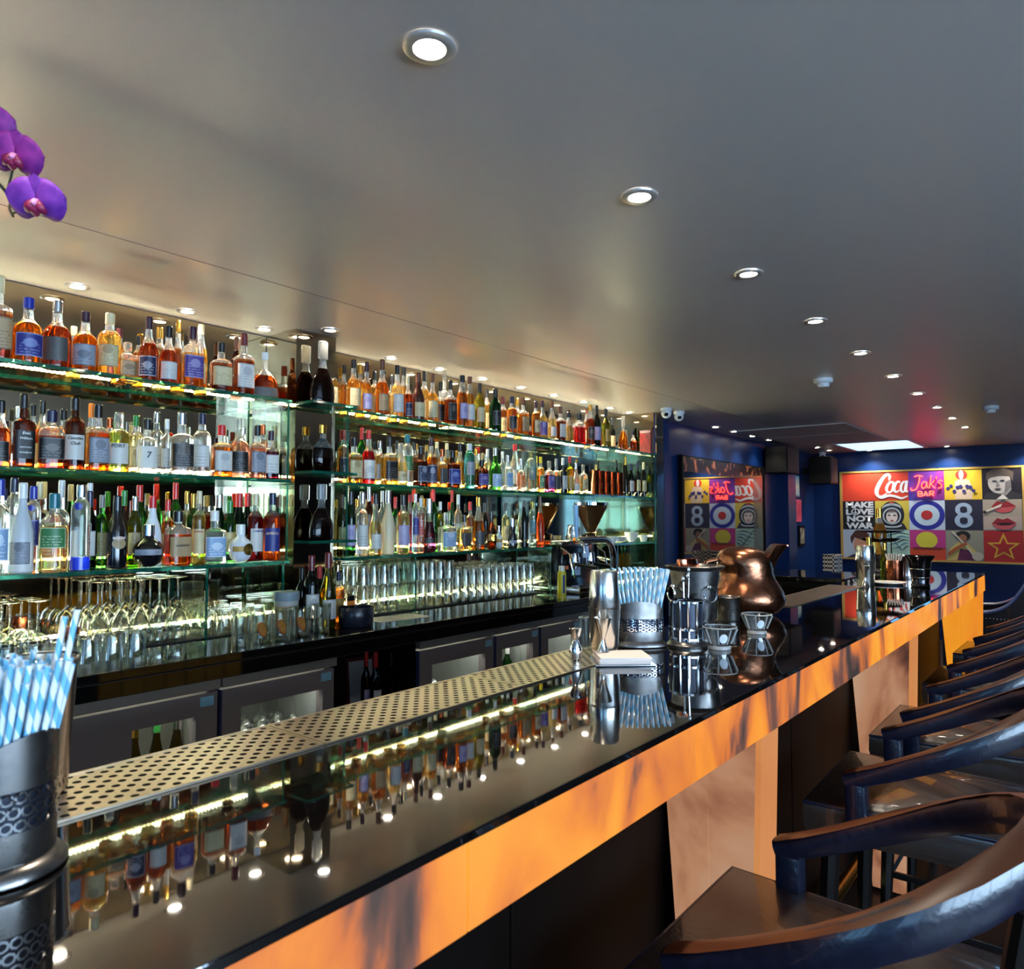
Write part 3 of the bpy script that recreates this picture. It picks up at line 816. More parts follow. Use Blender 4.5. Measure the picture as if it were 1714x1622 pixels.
rows('''
569 720 19 cylinder amber red navy f
583 723 15 wine dark black - b
591 732 25 square gold black cream f
606 716 16 wine green red - b
617 720 24 round red red white f
628 740 14 cylinder amber black tan b
636 738 17 cylinder pale silver white m
652 732 24 square gold black black f
665 738 15 cylinder clear black white b
671 742 24 bell pale clear cream f
682 728 19 vodka clear teal green m
693 741 16 cylinder amber black - b
704 747 22 square dark black navy f
722 733 21 round amber purple navy f
731 740 14 tall pale cream - b
740 752 16 square gold copper grey f
757 754 23 square dark black blue f
748 742 13 tall gold cream - b
770 742 20 sloped gold black - m
786 743 18 vodka teal white silver f
797 752 13 tall pale gold cream b
806 770 20 squat dark black purple f
816 752 14 cylinder pale white white b
829 750 22 sloped green silver sky f
841 756 13 cylinder clear white - b
850 762 15 square clear silver sky f
863 744 16 tall clear red white m
872 768 13 square pink silver orange f
887 755 17 vodka clear gold sky f
898 764 12 cylinder pale gold - b
905 765 13 cylinder gold yellow green f
919 772 16 squat purple clear purple f
931 768 13 square pale grey grey f
942 767 13 square black white white f
954 764 13 cylinder olive red gold f
964 775 13 bell clear silver white f
976 778 13 squat pale clear cream f
1047 764 10 burgundy wine gold - f
1056 776 10 wine wine navy white f
1067 772 10 wine wine navy cream f
1077 774 10 wine wine cream cream f
1087 783 10 wine olive gold grey f
1096 778 9 wine wine gold - m
1032 770 9 wine wine black - b
''', 'right', 1)
rows('''
566 828 17 wine wine maroon cream f
576 832 15 wine olive cream cream b
585 822 18 wine darkgreen black lilac f
598 836 14 tall pale gold - b
607 824 21 cylinder clear silver white f
618 816 15 wine dark silver - b
629 826 22 bell pale black white f
640 822 15 cylinder clear white sky b
650 820 23 burgundy cream silver - f
662 832 15 wine green red cream b
675 828 22 cylinder pale black lilac f
686 828 13 tall red red - m
696 826 12 vodka clear silver blue f
704 834 12 vodka pink white red f
719 834 24 decanter purple silver black f
726 818 15 wine green red - b
737 840 14 cylinder olive white tan b
748 858 27 square clear clear sky f
757 820 13 burgundy green red - b
767 828 14 cylinder clear white white m
777 862 20 square pale black grey f
787 840 15 cylinder amber red cream b
801 832 22 bell amber gold grey f
812 842 12 wine wine black - b
823 856 19 roundel dark black gold f
835 880 14 sphere frost silver gold f
846 842 13 cylinder pale black cream b
858 868 18 decanter black silver silver f
871 840 11 tall clear silver blue m
880 838 12 tall wine black - f
891 840 13 vodka clear gold sky f
904 830 14 burgundy orange brown - f
''', 'right', 2)
# tall blue base and disc of the silver-capped vodka; lettering on the labels one can read
def wrap_text(txt, size, r, z, m, parent, shear=0.0, ang=0.0, tilt=0.0, name='lettering'):
    cu = bpy.data.curves.new('t', 'FONT'); cu.body = txt; cu.size = size; cu.align_x = 'CENTER'; cu.align_y = 'CENTER'; cu.shear = shear; cu.resolution_u = 2; cu.offset = size * .012
    o = bpy.data.objects.new('t', cu); COL.objects.link(o)
    me = bpy.data.meshes.new_from_object(o.evaluated_get(bpy.context.evaluated_depsgraph_get()))
    bpy.data.objects.remove(o); bpy.data.curves.remove(cu)
    ct, st = math.cos(tilt), math.sin(tilt)
    for v in me.vertices:
        x, y = v.co.x * ct - v.co.y * st, v.co.x * st + v.co.y * ct
        if r: a = x / r + ang; v.co = (r * math.sin(a), -r * math.cos(a), z + y)
        else: v.co = (x, 0, z + y)
    me.name = name
    return put(name, me, m, parent)
M_ink = mat('ink_black', (20, 20, 24), .5); M_inkw = mat('ink_white', (235, 235, 230), .5); M_inkr = mat('ink_red', (190, 30, 30), .5); M_inkb = mat('ink_blue', (24, 40, 120), .5)
def dims(o):
    b = o.children[0]; return b.scale[0] / 2, b.scale[2]
def letter(key, txts):
    o = MADE[key]; r, h = dims(o)
    for c in o.children:
        if c.name.startswith('label'):
            k = c.material_slots[0].material.name; c.material_slots[0].link = 'OBJECT'; c.material_slots[0].material = mat('plain_' + k, LB[k[6:]][0], .45)
    for txt, sz, zf, m, sh in txts: wrap_text(txt, sz * r, r * 1.05 + .005, zf * h, m, o, sh)
letter(('left', 1, 41), [('Evan', .42, .46, M_inkw, .2), ('Williams', .36, .39, M_inkw, .2), ('KENTUCKY', .22, .27, M_inkw, 0), ('BOURBON', .24, .20, M_inkw, 0)])
letter(('left', 1, 126), [('Canadian', .40, .43, M_ink, .25), ('Club', .46, .36, M_ink, .25)])
letter(('left', 1, 199), [('PORT', .5, .43, M_ink, 0)])
letter(('left', 1, 247), [('7', 1.0, .34, M_ink, .1)])
letter(('left', 2, 335), [('AVERNA', .42, .44, M_inkr, 0)])
letter(('left', 2, 445), [('CAMPARI', .38, .44, M_inkb, 0)])
letter(('left', 2, 481), [('APEROL', .44, .40, MATS['label_orange'], .2)])
letter(('left', 2, 299), [('DISARONNO', .26, .36, M_ink, 0)])
def disc_on(key, zf, rad, m, name='emblem', ang=0.0, sxz=(1, 1)):
    o = MADE[key]; r, h = dims(o); b = MB(); n = 20; R = r * 1.03 + .004
    b.v.append((R * math.sin(ang), -R * math.cos(ang), zf * h))
    for k in range(n):
        a = 2 * PI * k / n; u = rad * r * math.cos(a) * sxz[0]; b.v.append((R * math.sin(u / R + ang), -R * math.cos(u / R + ang), zf * h + rad * r * math.sin(a) * sxz[1]))
    for k in range(n): b.face([0, 1 + k, 1 + (k + 1) % n])
    return b.build(name, m, o)
M_bluedisc = mat('blue_disc', (30, 40, 150), .3)
disc_on(('left', 2, 137), .74, .42, M_bluedisc); disc_on(('left', 2, 57), .74, .42, M_bluedisc)
o = MADE[('left', 2, 137)]; r, h = dims(o)
MB().lathe([(r * 1.01, .002), (r * 1.01, .15 * h)], 24, close=False).build('blue_base', mat('blue_base', (30, 60, 230), .2, trans=.4), o, 60)
disc_on(('left', 1, 305), .42, .62, MATS['label_black'])
disc_on(('left', 2, 402), .34, .5, MATS['cap_gold'], 'medallion', .35)
disc_on(('right', 2, 823), .30, .6, MATS['cap_gold'], 'medallion')
o = MADE[('left', 2, 197)]; r, h = dims(o)
disc_on(('left', 2, 197), .34, .72, MATS['label_cream'], 'label', 0, (1, .8)); disc_on(('left', 2, 197), .415, .62, MATS['label_red'], 'name_band', 0, (1.1, .3))
wrap_text('BAILEYS', .34 * r, r * 1.05 + .006, .415 * h, MATS['ink_white'], o)

# ------------------------------------------------------------------ decanters on the pillar
for k, (px, top, wpx, typ, liq, cap, z, nm) in enumerate(((541, 572, 46, 'decanter', 'espresso', 'clear', 1.985, 'dark brown pear-shaped cognac decanter with clear stopper, top shelf of the pillar'),
        (541, 711, 40, 'roundel', 'espresso', 'gold', 1.672, 'dark amber flask decanter with gold stopper, middle shelf of the pillar'),
        (539, 810, 46, 'decanter', 'espresso', 'clear', 1.362, 'tall dark decanter with ornate clear stopper, lowest shelf of the pillar'))):
    p, t = at(px, top, 1, 2.745)
    o = bottle(p.x, 2.745, z, p.z - z, wpx / F * t, typ, liq, cap, '-', nm, 'decanters on the pillar', 0, 'decanter', 'decanter')
# ------------------------------------------------------------------ bottles on the back counter
def cbottle(px, top, wpx, y, typ, liq, cap, lab, nm, grp=None, name='wine_bottle'):
    p, t = at(px, top, 1, y); return bottle(p.x, y, CNT_Z, p.z - CNT_Z, wpx / F * t, typ, liq, cap, lab, nm, grp, -.3, name)
G = 'wine bottles in front of the pillar'
cbottle(522, 930, 26, 2.66, 'wine', 'wine', 'maroon', 'white', 'dark wine bottle with cork and lilac neck, left of the green one', G)
cbottle(550, 925, 27, 2.645, 'burgundy', 'olive', 'maroon', 'white', 'green wine bottle with dark pink neck and white label in front of the pillar', G)
cbottle(506, 950, 22, 2.73, 'wine', 'wine', 'black', '-', 'black-necked wine bottle behind the two corked wine bottles', G)
cbottle(535, 948, 20, 2.755, 'wine', 'wine', 'red', '-', 'red-necked wine bottle half hidden behind the corked wine bottles', G)
cbottle(567, 957, 19, 2.74, 'cylinder', 'amber', 'navy', 'gold', 'amber bottle peeking out right of the green wine bottle', G)
# ------------------------------------------------------------------ red gift tin, framed card and crystal decanter at the end of the upper right shelf
def gift(px, top, wpx, y, nm, m, d=.10):
    p, t = at(px, top, 1, y); wd = wpx / F * t; z = SHZ[0]
    o = thing('gift_tin', nm, 'tin', (p.x, y, z + .0006))
    MB().bbox(-wd / 2, wd / 2, -d / 2, d / 2, .0, p.z - z - .012, .003).build('body', m, o); MB().bbox(-wd / 2 - .001, wd / 2 + .001, -d / 2 - .001, d / 2 + .001, p.z - z - .0115, p.z - z, .002).build('lid', m, o)
    return o
gift(1086, 722, 26, 2.84, 'square red gift tin at the right end of the upper shelf', mat('red_tin', (120, 16, 20), .4, noise=(50, 12, 16), nscale=22))
p, t = at(1043, 697, 1, 2.83)
bottle(p.x, 2.83, SHZ[0], p.z - SHZ[0], 23 / F * t, 'decanter', 'amber', 'clear', '-', 'clear crystal decanter of amber spirit near the red tin', None, 0, 'decanter', 'decanter')
p, t = at(1060, 722, 1, 2.80)
bottle(p.x, 2.80, SHZ[0], p.z - SHZ[0], 16 / F * t, 'roundel', 'cognac', 'black', '-', 'small round flask of cognac between decanter and red tin', None, 0, 'spirit_bottle', 'bottle')
# ------------------------------------------------------------------ copper mugs
M_cop = mat('polished_copper', (214, 120, 84), .16, 1.0)
cup_me = MB().lathe([(.0001, 0), (.026, 0), (.029, .004), (.030, .085), (.0315, .088), (.0295, .088), (.028, .08), (.026, .006), (.0001, .006)], 18, close=False).mesh('copper_cup', 40)
for k in range(10):
    j = k % 5; px = 997 + j * 10.2; y = 2.81
    x = xat(px, y); z = SHZ[1] + .0006 + (k // 5) * .0895
    tag(put('copper_cup', cup_me, M_cop, None, (x, y, z)), 'copper tumbler, %s from left, %s tier of the stack on the right shelf' % (ordinal(j + 1), 'lower' if k < 5 else 'upper'), 'tumbler', 'stacked copper tumblers')
# ================================================================== glassware and things on the back counter
M_gw = thin_glass('glassware', (244, 246, 242), 0.2, .04)
M_gw2 = mat('solid_glass_base', (240, 246, 246), .02, trans=1.0, ior=1.45)
M_mat = mat('rubber_mat', (14, 14, 15), .6)
ZM = CNT_Z + .006
for nm, a, b_ in (('left of the pillar under the upturned stemware', .55, 1.88), ('right of the pillar under the highball glasses', 2.30, 3.80)):
    o = thing('bar_mat', 'black ribbed rubber mat %s' % nm, 'mat', (0, 0, 0))
    MB().bbox(a, b_, 2.775, 3.02, CNT_Z + .0005, ZM - .001, .001).build('base', M_mat, o)
    for k in range(int((b_ - a) / .012)): MB().box(a + .004 + k * .012, a + .009 + k * .012, 2.78, 3.015, ZM - .001, ZM).build('rib', M_mat, o)
# upturned wine glass: rim on the mat, foot at the top
def stem_parts(h, rb, hb, rf):
    bowl = MB().lathe([(rb * .86, 0), (rb, hb * .35), (rb * .97, hb * .6), (rb * .72, hb * .86), (.010, hb), (.010, hb - .004), (rb * .68, hb * .83), (rb * .94, hb * .6), (rb * .97, hb * .35), (rb * .84, 0)], 18, close=False).mesh('bowl', 50)
    stem = MB().lathe([(.0045, hb), (.0035, hb + .02), (.0035, h - .015), (.008, h - .004)], 10, close=False).mesh('stem', 50)
    foot = MB().lathe([(.006, h - .006), (rf * .9, h - .0025), (rf, h - .001), (rf * .98, h), (.0001, h)], 18, close=False).mesh('foot', 50)
    return bowl, stem, foot
def stemset(name, dims_, pts, label, group):
    ps = stem_parts(*dims_)
    per = len(pts) // 3
    for k, (x, y) in enumerate(pts):
        t = thing(name, '%s, %s from left, %s row' % (label, ordinal(k % per + 1), ('front', 'middle', 'back')[k // per]), 'glass', (x, y, ZM), 0, group)
        for nm, me in zip(('bowl', 'stem', 'foot'), ps): put(nm, me, M_gw, t)
pts = [(.70 + .082 * i, y) for y in (2.82, 2.90, 2.98) for i in range(4)]
stemset('coupe_glass', (.195, .042, .085, .034), [(x, y) for x, y in pts], 'upturned stemmed glass at far left', 'upturned stemmed glasses at far left')
pts = [(1.14 + .074 * i, y) for y in (2.83, 2.905, 2.98) for i in range(5)]
stemset('wine_glass', (.245, .037, .12, .035), pts, 'tall upturned wine glass near the divider', 'tall upturned wine glasses left of the divider')
def tumbler_me(r0, r1, h, seg=18, base=.008):
    return MB().lathe([(.0001, h), (r0 * .96, h), (r0, h - .004), (r1, 0), (r1 - .002, 0), (r0 - .003, h - base), (.0001, h - base)], seg, close=False).mesh('tumbler', 50)
tm = tumbler_me(.030, .037, .085)
# low tumblers in front of the stemware
for i in range(6):
    for j in range(2):
        x, y = .80 + .078 * i, 2.655 + .078 * j
        tag(put('tumbler', tm, M_gw, None, (x, y - .02, CNT_Z + .0005)), 'upturned short tumbler along the counter edge, %s from left, %s row' % (ordinal(i + 1), ('front', 'back')[j]), 'tumbler', 'short tumblers along the counter edge')
cm = MB().lathe([(.0001, .0), (.030, 0), (.033, .004), (.033, .09), (.031, .09), (.031, .01), (.0001, .008)], 18, close=False).mesh('cup', 50)
tag(put('copper_cup', cm, mat('pink_copper', (206, 128, 104), .22, 1.0), None, (1.043, 2.815, CNT_Z + .0065)), 'lone pinkish copper cup beside the tall wine glasses', 'cup')
for i in range(4):
    for j in range(3):
        x, y = 1.56 + .074 * i, 2.825 + .078 * j
        tag(put('cut_tumbler', tumbler_me(.031, .036, .10) if i + j == 0 else bpy.data.meshes['tumbler.001'], M_gw, None, (x, y, ZM)), 'cut-glass tumbler right of the divider, %s from left, %s row' % (ordinal(i + 1), ('front', 'middle', 'back')[j]), 'tumbler', 'cut-glass tumblers right of the divider')
# tumblers with dried orange slices on the counter
M_or = mat('orange_slice', (226, 130, 40), .5, noise=(236, 180, 96), nscale=60); M_peel = mat('orange_peel', (206, 96, 22), .5)
sl_rind = MB().lathe([(.025, -.002), (.029, -.002), (.029, .002), (.025, .002), (.025, -.002)], 18, close=False).mesh('rind', 60)
sl_flesh = MB().lathe([(.0001, -.0015), (.025, -.0015), (.025, .0015), (.0001, .0015)], 18, close=False).mesh('flesh', 60)
up_me = MB().lathe([(.0001, 0), (.034, 0), (.036, .003), (.039, .118), (.037, .118), (.034, .010), (.0001, .010)], 20, close=False).mesh('rocks_glass', 50)
SP = [(404, 1080, 'empty rocks glass, leftmost of the five on the counter'), (438, 1075, 'rocks glass with a pale slice, second of the five on the counter'), (471, 1070, 'rocks glass holding a bright orange slice, middle of five'),
      (504, 1064, 'rocks glass with a dark-ringed orange slice, fourth of the five'), (538, 1058, 'cut rocks glass, rightmost of the five, before the wine bottles')]
for k, (px, py, nm) in enumerate(SP):
    p, t = at(px, py, 2, CNT_Z)
    tag(put('rocks_glass', up_me, M_gw, None, (p.x, p.y, CNT_Z + .0005)), nm, 'tumbler', 'rocks glasses on the counter')
    if k in (1, 2, 3):
        o = thing('orange_slice', 'dried orange slice in %s rocks glass' % ('the second', 'the middle', 'the fourth')[k - 1], 'orange slice', (p.x - .003, p.y - .006, CNT_Z + .05))
        o.rotation_euler = (1.25, 0, .5)
        put('rind', sl_rind, M_peel, o); put('flesh', sl_flesh, M_or, o)
# highball glasses, upturned, in rows right of the pillar
hb = tumbler_me(.027, .031, .145, 16, .012); hs = tumbler_me(.029, .034, .095, 16, .010)
x = 2.36; i = 0
while x < 3.78:
    if not (2.60 < x < 2.69):
        for j, y in enumerate((2.825, 2.90, 2.975)):
            if x < 3.02:
                tag(put('highball_glass', hb, M_gw, None, (x, y, ZM)), 'upturned highball glass near the pillar, %s from left, %s row' % (ordinal(i + 1), ('front', 'middle', 'back')[j]), 'glass', 'highball glasses nearer the pillar')
                if True: tag(put('shot_glass', hs, M_gw, None, (x, y, ZM + .1455)), 'short glass on top of a highball, %s from left, %s row' % (ordinal(i + 1), ('front', 'middle', 'back')[j]), 'glass', 'short glasses on the highballs')
            else:
                for lv in range(2):
                    tag(put('stacked_tumbler', hs, M_gw, None, (x, y, ZM + lv * .0955)), 'upturned short glass near coffee machine, %s tier, %s from left, %s row' % (('lower', 'upper')[lv], ordinal(i + 1), ('front', 'middle', 'back')[j]), 'glass', 'stacked short glasses, %s tier' % ('lower', 'upper')[lv])
    x += .068; i += 1
# grey tub behind the tumblers
p, t = at(480, 1008, 1, 2.66)
o = thing('storage_tub', 'grey lidded storage tub left of the wine bottles', 'tub', (p.x, 2.66, CNT_Z + .0005))
MB().lathe([(.0001, 0), (.042, 0), (.046, .006), (.048, .135), (.0001, .135)], 24, close=False).build('body', mat('tub_body', (170, 168, 160), .5), o, 40)
MB().lathe([(.0001, .1355), (.051, .1355), (.052, .140), (.052, .168), (.050, .172), (.0001, .172)], 24, close=False).build('lid', mat('tub_lid', (120, 134, 142), .5), o, 40)
MB().lathe([(.0482, .03), (.0488, .115)], 24, close=False).build('label', LBM['cream'], o, 40)
# round black caddy with a foil-wrapped opener
p, t = at(596, 1048, 2, CNT_Z)
o = thing('round_caddy', 'round black plastic caddy on the back counter', 'caddy', (p.x, p.y, CNT_Z + .0005))
MB().lathe([(.0001, 0), (.072, 0), (.076, .004), (.078, .085), (.076, .087), (.073, .085), (.071, .008), (.0001, .008)], 30, close=False).build('bowl', mat('caddy_plastic', (30, 32, 44), .25), o, 50)
o2 = thing('cork_tool', 'dark bar tool with an orange band standing in the black caddy', 'bar tool', (p.x - .03, p.y, CNT_Z + .010))
MB().bbox(-.018, .018, -.006, .006, 0, .13, .005).build('handle', M_blk, o2); MB().bbox(-.0185, .0185, -.0066, .0066, .085, .105, .001).build('band', mat('orange_band', (226, 128, 46), .4), o2)
# sheet of paper
p, t = at(660, 1034, 2, CNT_Z)
o = MB().box(-.15, .15, -.075, .075, 0, .0015).build('paper_sheet', mat('paper', (206, 196, 178), .7)); o.location = (p.x, p.y - .02, CNT_Z + .0005); o.rotation_euler = (0, 0, -.12)
tag(o, 'sheet of paper lying on the back counter by the black caddy', 'paper')
o2 = MB().box(-.12, .12, -.06, .06, 0, .001).build('paper_sheet', MATS['paper']); o2.location = (p.x + .01, p.y - .015, CNT_Z + .0024); o2.rotation_euler = (0, 0, -.3)
tag(o2, 'smaller paper slip on top of the sheet by the black caddy', 'paper')
# yellow spray can
p, t = at(926, 1000, 2, CNT_Z)
o = thing('spray_can', 'yellow spray can with a dark vertical print on the back counter', 'can', (p.x, 2.52, CNT_Z + .0005), -.5)
MB().lathe([(.0001, 0), (.026, 0), (.0265, .15), (.022, .162), (.0001, .162)], 20, close=False).build('can', mat('yellow_can', (206, 190, 40), .3), o, 40)
MB().lathe([(.0001, .162), (.018, .162), (.018, .19), (.016, .193), (.0001, .193)], 16, close=False).build('cap', mat('can_cap', (225, 225, 215), .4), o, 40)
MB().box(-.006, .006, -.0285, -.0262, .03, .14).build('print', M_inkb, o)
# ------------------------------------------------------------------ fridge contents and cubby bottles
def inside(px, top, wpx, y, zb, typ, liq, cap, lab, nm, grp):
    p, t = at(px, top, 1, y); return bottle(p.x, y, zb, p.z - zb, wpx / F * t, typ, liq, cap, lab, nm, grp, 0, 'wine_bottle')
FL = .447
G = 'foil-topped bottles in the fridge'
for k, (px, top, cap, y) in enumerate(((225, 1196, 'gold', 2.60), (243, 1200, 'black', 2.70), (262, 1188, 'green', 2.60), (281, 1186, 'silver', 2.70), (298, 1184, 'silver', 2.60), (311, 1178, 'green', 2.70))):
    p, t = at(px, top, 1, y)
    bottle(1.165 + .037 * k, 2.57 + .08 * (k % 2), FL, p.z - FL, 26 / F * t, 'burgundy', 'wine', cap, '-', 'dark bottle with %s foil, %s from left inside the fridge' % (cap, ordinal(k + 1)), G, 0, 'wine_bottle')
ps = stem_parts(.20, .040, .09, .034)
for i in range(5):
    for j, y in enumerate((2.62, 2.74)):
        x = 1.525 + .075 * i
        t = thing('wine_glass', 'upturned wine glass in the fridge, %s from left, %s row' % (ordinal(i + 1), ('front', 'back')[j]), 'glass', (x, y, .56), 0, 'chilled wine glasses in the fridge')
        for nm, me in zip(('bowl', 'stem', 'foot'), ps): put(nm, me, M_gw, t)
o = MB().box(1.44, 1.888, 2.56, 2.90, .553, .5595).build('glass_rack', M_steel); tag(o, 'wire rack holding chilled wine glasses in the fridge', 'rack')
for i in range(3):
    x = 2.50 + .09 * i
    t = thing('wine_glass', 'upturned wine glass in the pale lit fridge, %s from left' % ordinal(i + 1), 'glass', (x, 2.66, .56), 0, 'wine glasses in the pale fridge')
    for nm, me in zip(('bowl', 'stem', 'foot'), ps): put(nm, me, M_gw, t)
o = MB().box(2.42, 2.90, 2.55, 2.90, .553, .5595).build('glass_rack', M_steel); tag(o, 'wire rack inside the pale lit fridge', 'rack')
for i in range(3):
    p, t = at(858 + 15 * i, 1066, 1, 2.60)
    o = bottle(3.045 + .085 * i, 2.60, FL, p.z - FL, 18 / F * t, 'wine', 'green', 'white', '-', 'green beer bottle in the fridge, %s from left' % ordinal(i + 1), 'green beer bottles in the fridge', -.3, 'beer_bottle')
    r, h = dims(o); b = MB(); n = 18; R = r * 1.04
    b.v.append((0, -R, .52 * h))
    for k in range(n):
        a = 2 * PI * k / n; u = r * .8 * math.cos(a); b.v.append((R * math.sin(u / R), -R * math.cos(u / R), .52 * h + r * .8 * math.sin(a)))
    for k in range(n): b.face([0, 1 + k, 1 + (k + 1) % n])
    b.build('label', mat('round_label', (226, 224, 228), .5), o)
G = 'wine bottles in the cubby'
inside(613, 1091, 17, 2.56, .551, 'wine', 'wine', 'red', 'lilac', 'wine bottle with red top, left one in the cubby', G)
inside(629, 1092, 19, 2.52, .551, 'wine', 'wine', 'red', 'white', 'wine bottle with red top and big white label in the cubby', G)
inside(655, 1093, 16, 2.56, .551, 'burgundy', 'wine', 'black', '-', 'all-dark wine bottle, right one in the cubby', G)
o = thing('menu_card', 'white menu card with red border leaning in the cubby', 'menu', (2.245, 2.68, .5525)); o.rotation_euler = (-.10, 0, -.15)
MB().box(-.075, .075, 0, .004, 0, .26).build('cover', mat('menu_red', (110, 24, 40), .5), o); MB().box(-.062, .062, -.0015, -.0002, .02, .245).build('page', mat('menu_page', (206, 206, 214), .6), o)

# ------------------------------------------------------------------ coffee corner
M_bcup = mat('white_china', (232, 230, 222), .2, coat=.4)
plate_me = MB().lathe([(.0001, 0), (.05, 0), (.10, .012), (.10, .015), (.05, .004), (.0001, .004)], 26, close=False).mesh('plate', 50)
z = SHZ[2] + .0005
for k in range(5): tag(put('plate', plate_me, M_bcup, None, (4.86, 2.88, z + .0075 * k)), 'white plate, %s from the bottom of the stack on the short shelf' % ordinal(k + 1), 'plate', 'stacked plates')
bowl_me = MB().lathe([(.0001, 0), (.025, 0), (.055, .05), (.053, .05), (.024, .004), (.0001, .004)], 22, close=False).mesh('bowl', 50)
for k in range(3): tag(put('bowl', bowl_me, M_bcup, None, (5.10, 2.86, z + .012 * k)), 'white bowl, %s from the bottom of the nest beside the plates' % ordinal(k + 1), 'bowl', 'nested bowls')
cup_w = MB().lathe([(.0001, 0), (.022, 0), (.036, .05), (.034, .05), (.02, .004), (.0001, .004)], 18, close=False).mesh('cup', 50)
for k, (x, y) in enumerate(((5.22, 2.82), (4.70, 2.80), (4.74, 2.9))): tag(put('cup', cup_w, M_bcup, None, (x, y, z)), 'small white cup on the short shelf, %s' % ('at the far right', 'at the near left', 'behind the left one')[k], 'cup', 'white cups')
# espresso machine
M_dk = mat('machine_black', (18, 18, 20), .2, coat=.4)
cx, cy = 4.09, 2.70
o = thing('espresso_machine', 'black and chrome espresso machine on the back counter', 'coffee machine', (cx, cy, CNT_Z + .0005))
MB().bbox(-.20, .22, .02, .28, .0, .33, .02).build('body', M_dk, o, 40)
MB().bbox(-.22, .24, -.16, .27, .0, .045, .008).build('drip_tray', M_chrome, o, 40)
MB().bbox(-.21, .23, -.02, .28, .30, .335, .012).build('top_plate', M_chrome, o, 40)
for sx in (-.09, .10):
    g = empty('group_head', (sx, -.03, .20)); g.parent = o
    MB().lathe([(.0001, -.03), (.034, -.03), (.036, .0), (.030, .05), (.0001, .06)], 18, close=False).build('collar', M_chrome, g, 40)
    MB().tube([(0, 0, -.02), (0, -.08, -.03), (0, -.17, -.04)], [.012, .011, .014], 10).build('handle', M_blk, g, 40)
    MB().tube([(0, -.01, -.03), (0, -.01, -.055)], [.02, .010], 10).build('spout', M_chrome, g, 40)
MB().bbox(-.05, .05, .014, .0195, .10, .22, .002).build('badge_panel', mat('badge_panel', (170, 190, 220), .2), o)
for sx, c in ((-.17, (200, 60, 40)), (-.15, (220, 110, 60))): MB().lathe([(.0001, -.014), (.014, -.01), (.014, .01), (.0001, .014)], 12, c=(sx, -.01, .26 if sx < -.16 else .16), close=False).build('knob', mat('knob_%d' % c[0], c, .3), o, 50)
for sx in (-.2, .22): MB().tube([(sx, .0, .29), (sx, -.07, .25), (sx + .01, -.10, .10)], .006, 8).build('steam_wand', M_chrome, o, 40)
# coffee grinder with conical hopper
p, t = at(985, 950, 1, 2.62)
o = thing('coffee_grinder', 'coffee grinder with brown cone hopper and round brass plate', 'coffee grinder', (4.47, 2.84, CNT_Z + .0005))
MB().bbox(-.09, .09, -.09, .09, .0, .03, .01).build('base', M_dk, o, 40)
MB().lathe([(.0001, .03), (.07, .03), (.06, .08), (.055, .30), (.07, .36), (.0001, .38)], 22, close=False).build('body', M_dk, o, 40)
MB().lathe([(.03, .38), (.05, .42), (.115, .555), (.118, .575), (.112, .575), (.047, .424), (.027, .382)], 24, close=False).build('hopper', mat('smoked_hopper', (92, 58, 30), .15, trans=.5), o, 40)
MB().lathe([(.119, .574), (.120, .594), (.0001, .600)], 24, close=False).build('lid', M_chrome, o, 40)
b = MB().lathe([(.0001, -.006), (.055, -.006), (.060, 0), (.055, .006), (.0001, .006)], 26, close=False); b.v = [(x, z - .075, y + .33) for x, y, z in b.v]; b.v = [(x * .8, y, z + (z - .33) * .3) for x, y, z in b.v]
b.build('brass_plate', M_brass, o, 40)
MB().tube([(0, -.06, .20), (0, -.16, .18)], .012, 10).build('fork', M_chrome, o, 40)
# draught tap: chrome arch with a pale blue lever
p, t = at(1000, 1000, 2, CNT_Z)
o = thing('draught_tap', 'chrome arched draught tap with a pale blue lever', 'beer tap', (3.78, 2.47, CNT_Z + .0005))
pts = [(-.06, 0, .345)] + [(.02 + .0, 0, .345)] + [(.25 + .13 * math.sin(a), 0, .215 + .13 * math.cos(a)) for a in [i * PI / 2 / 8 for i in range(9)]] + [(.38, 0, .10), (.38, 0, .012)]
MB().tube(pts, .023, 14).build('arch', M_chrome, o, 40)
MB().lathe([(.0001, 0), (.05, 0), (.05, .008), (.03, .014), (.0001, .014)], 22, c=(.38, 0, 0), close=False).build('flange', M_chrome, o, 40)
MB().tube([(-.05, 0, .35), (-.058, 0, .42), (-.064, 0, .56)], [.010, .014, .018], 10).build('lever', mat('lever_blue', (150, 195, 232), .35), o, 40)
MB().tube([(-.05, 0, .345), (-.05, -.05, .32), (-.05, -.055, .27)], [.014, .012, .010], 10).build('spout', M_chrome, o, 40)
MB().bbox(-.03, .03, -.035, -.028, .24, .31, .004).build('badge', mat('tap_badge', (190, 205, 230), .3), o)
p, t = at(1068, 915, 1, 2.66)
o = thing('milk_jug', 'steel milk jug standing on the espresso machine', 'jug', (cx + .12, cy + .12, CNT_Z + .336))
MB().lathe([(.0001, 0), (.042, 0), (.046, .01), (.042, .06), (.036, .085), (.040, .10), (.037, .10), (.033, .085), (.040, .02), (.0001, .005)], 22, close=False).build('body', M_steel, o, 50)
MB().tube([(.04, 0, .085), (.075, 0, .08), (.078, 0, .04), (.045, 0, .025)], .005, 8).build('handle', M_steel, o, 40)
# ================================================================== things on the bar
ZB = BAR_Z + .0005
M_pew = mat('tarnished_silver', (148, 143, 138), .28, 1.0, noise=(84, 81, 82), nscale=18, nrough=(.2, .44))
M_tin = mat('shaker_steel', (226, 222, 216), .2, 1.0)
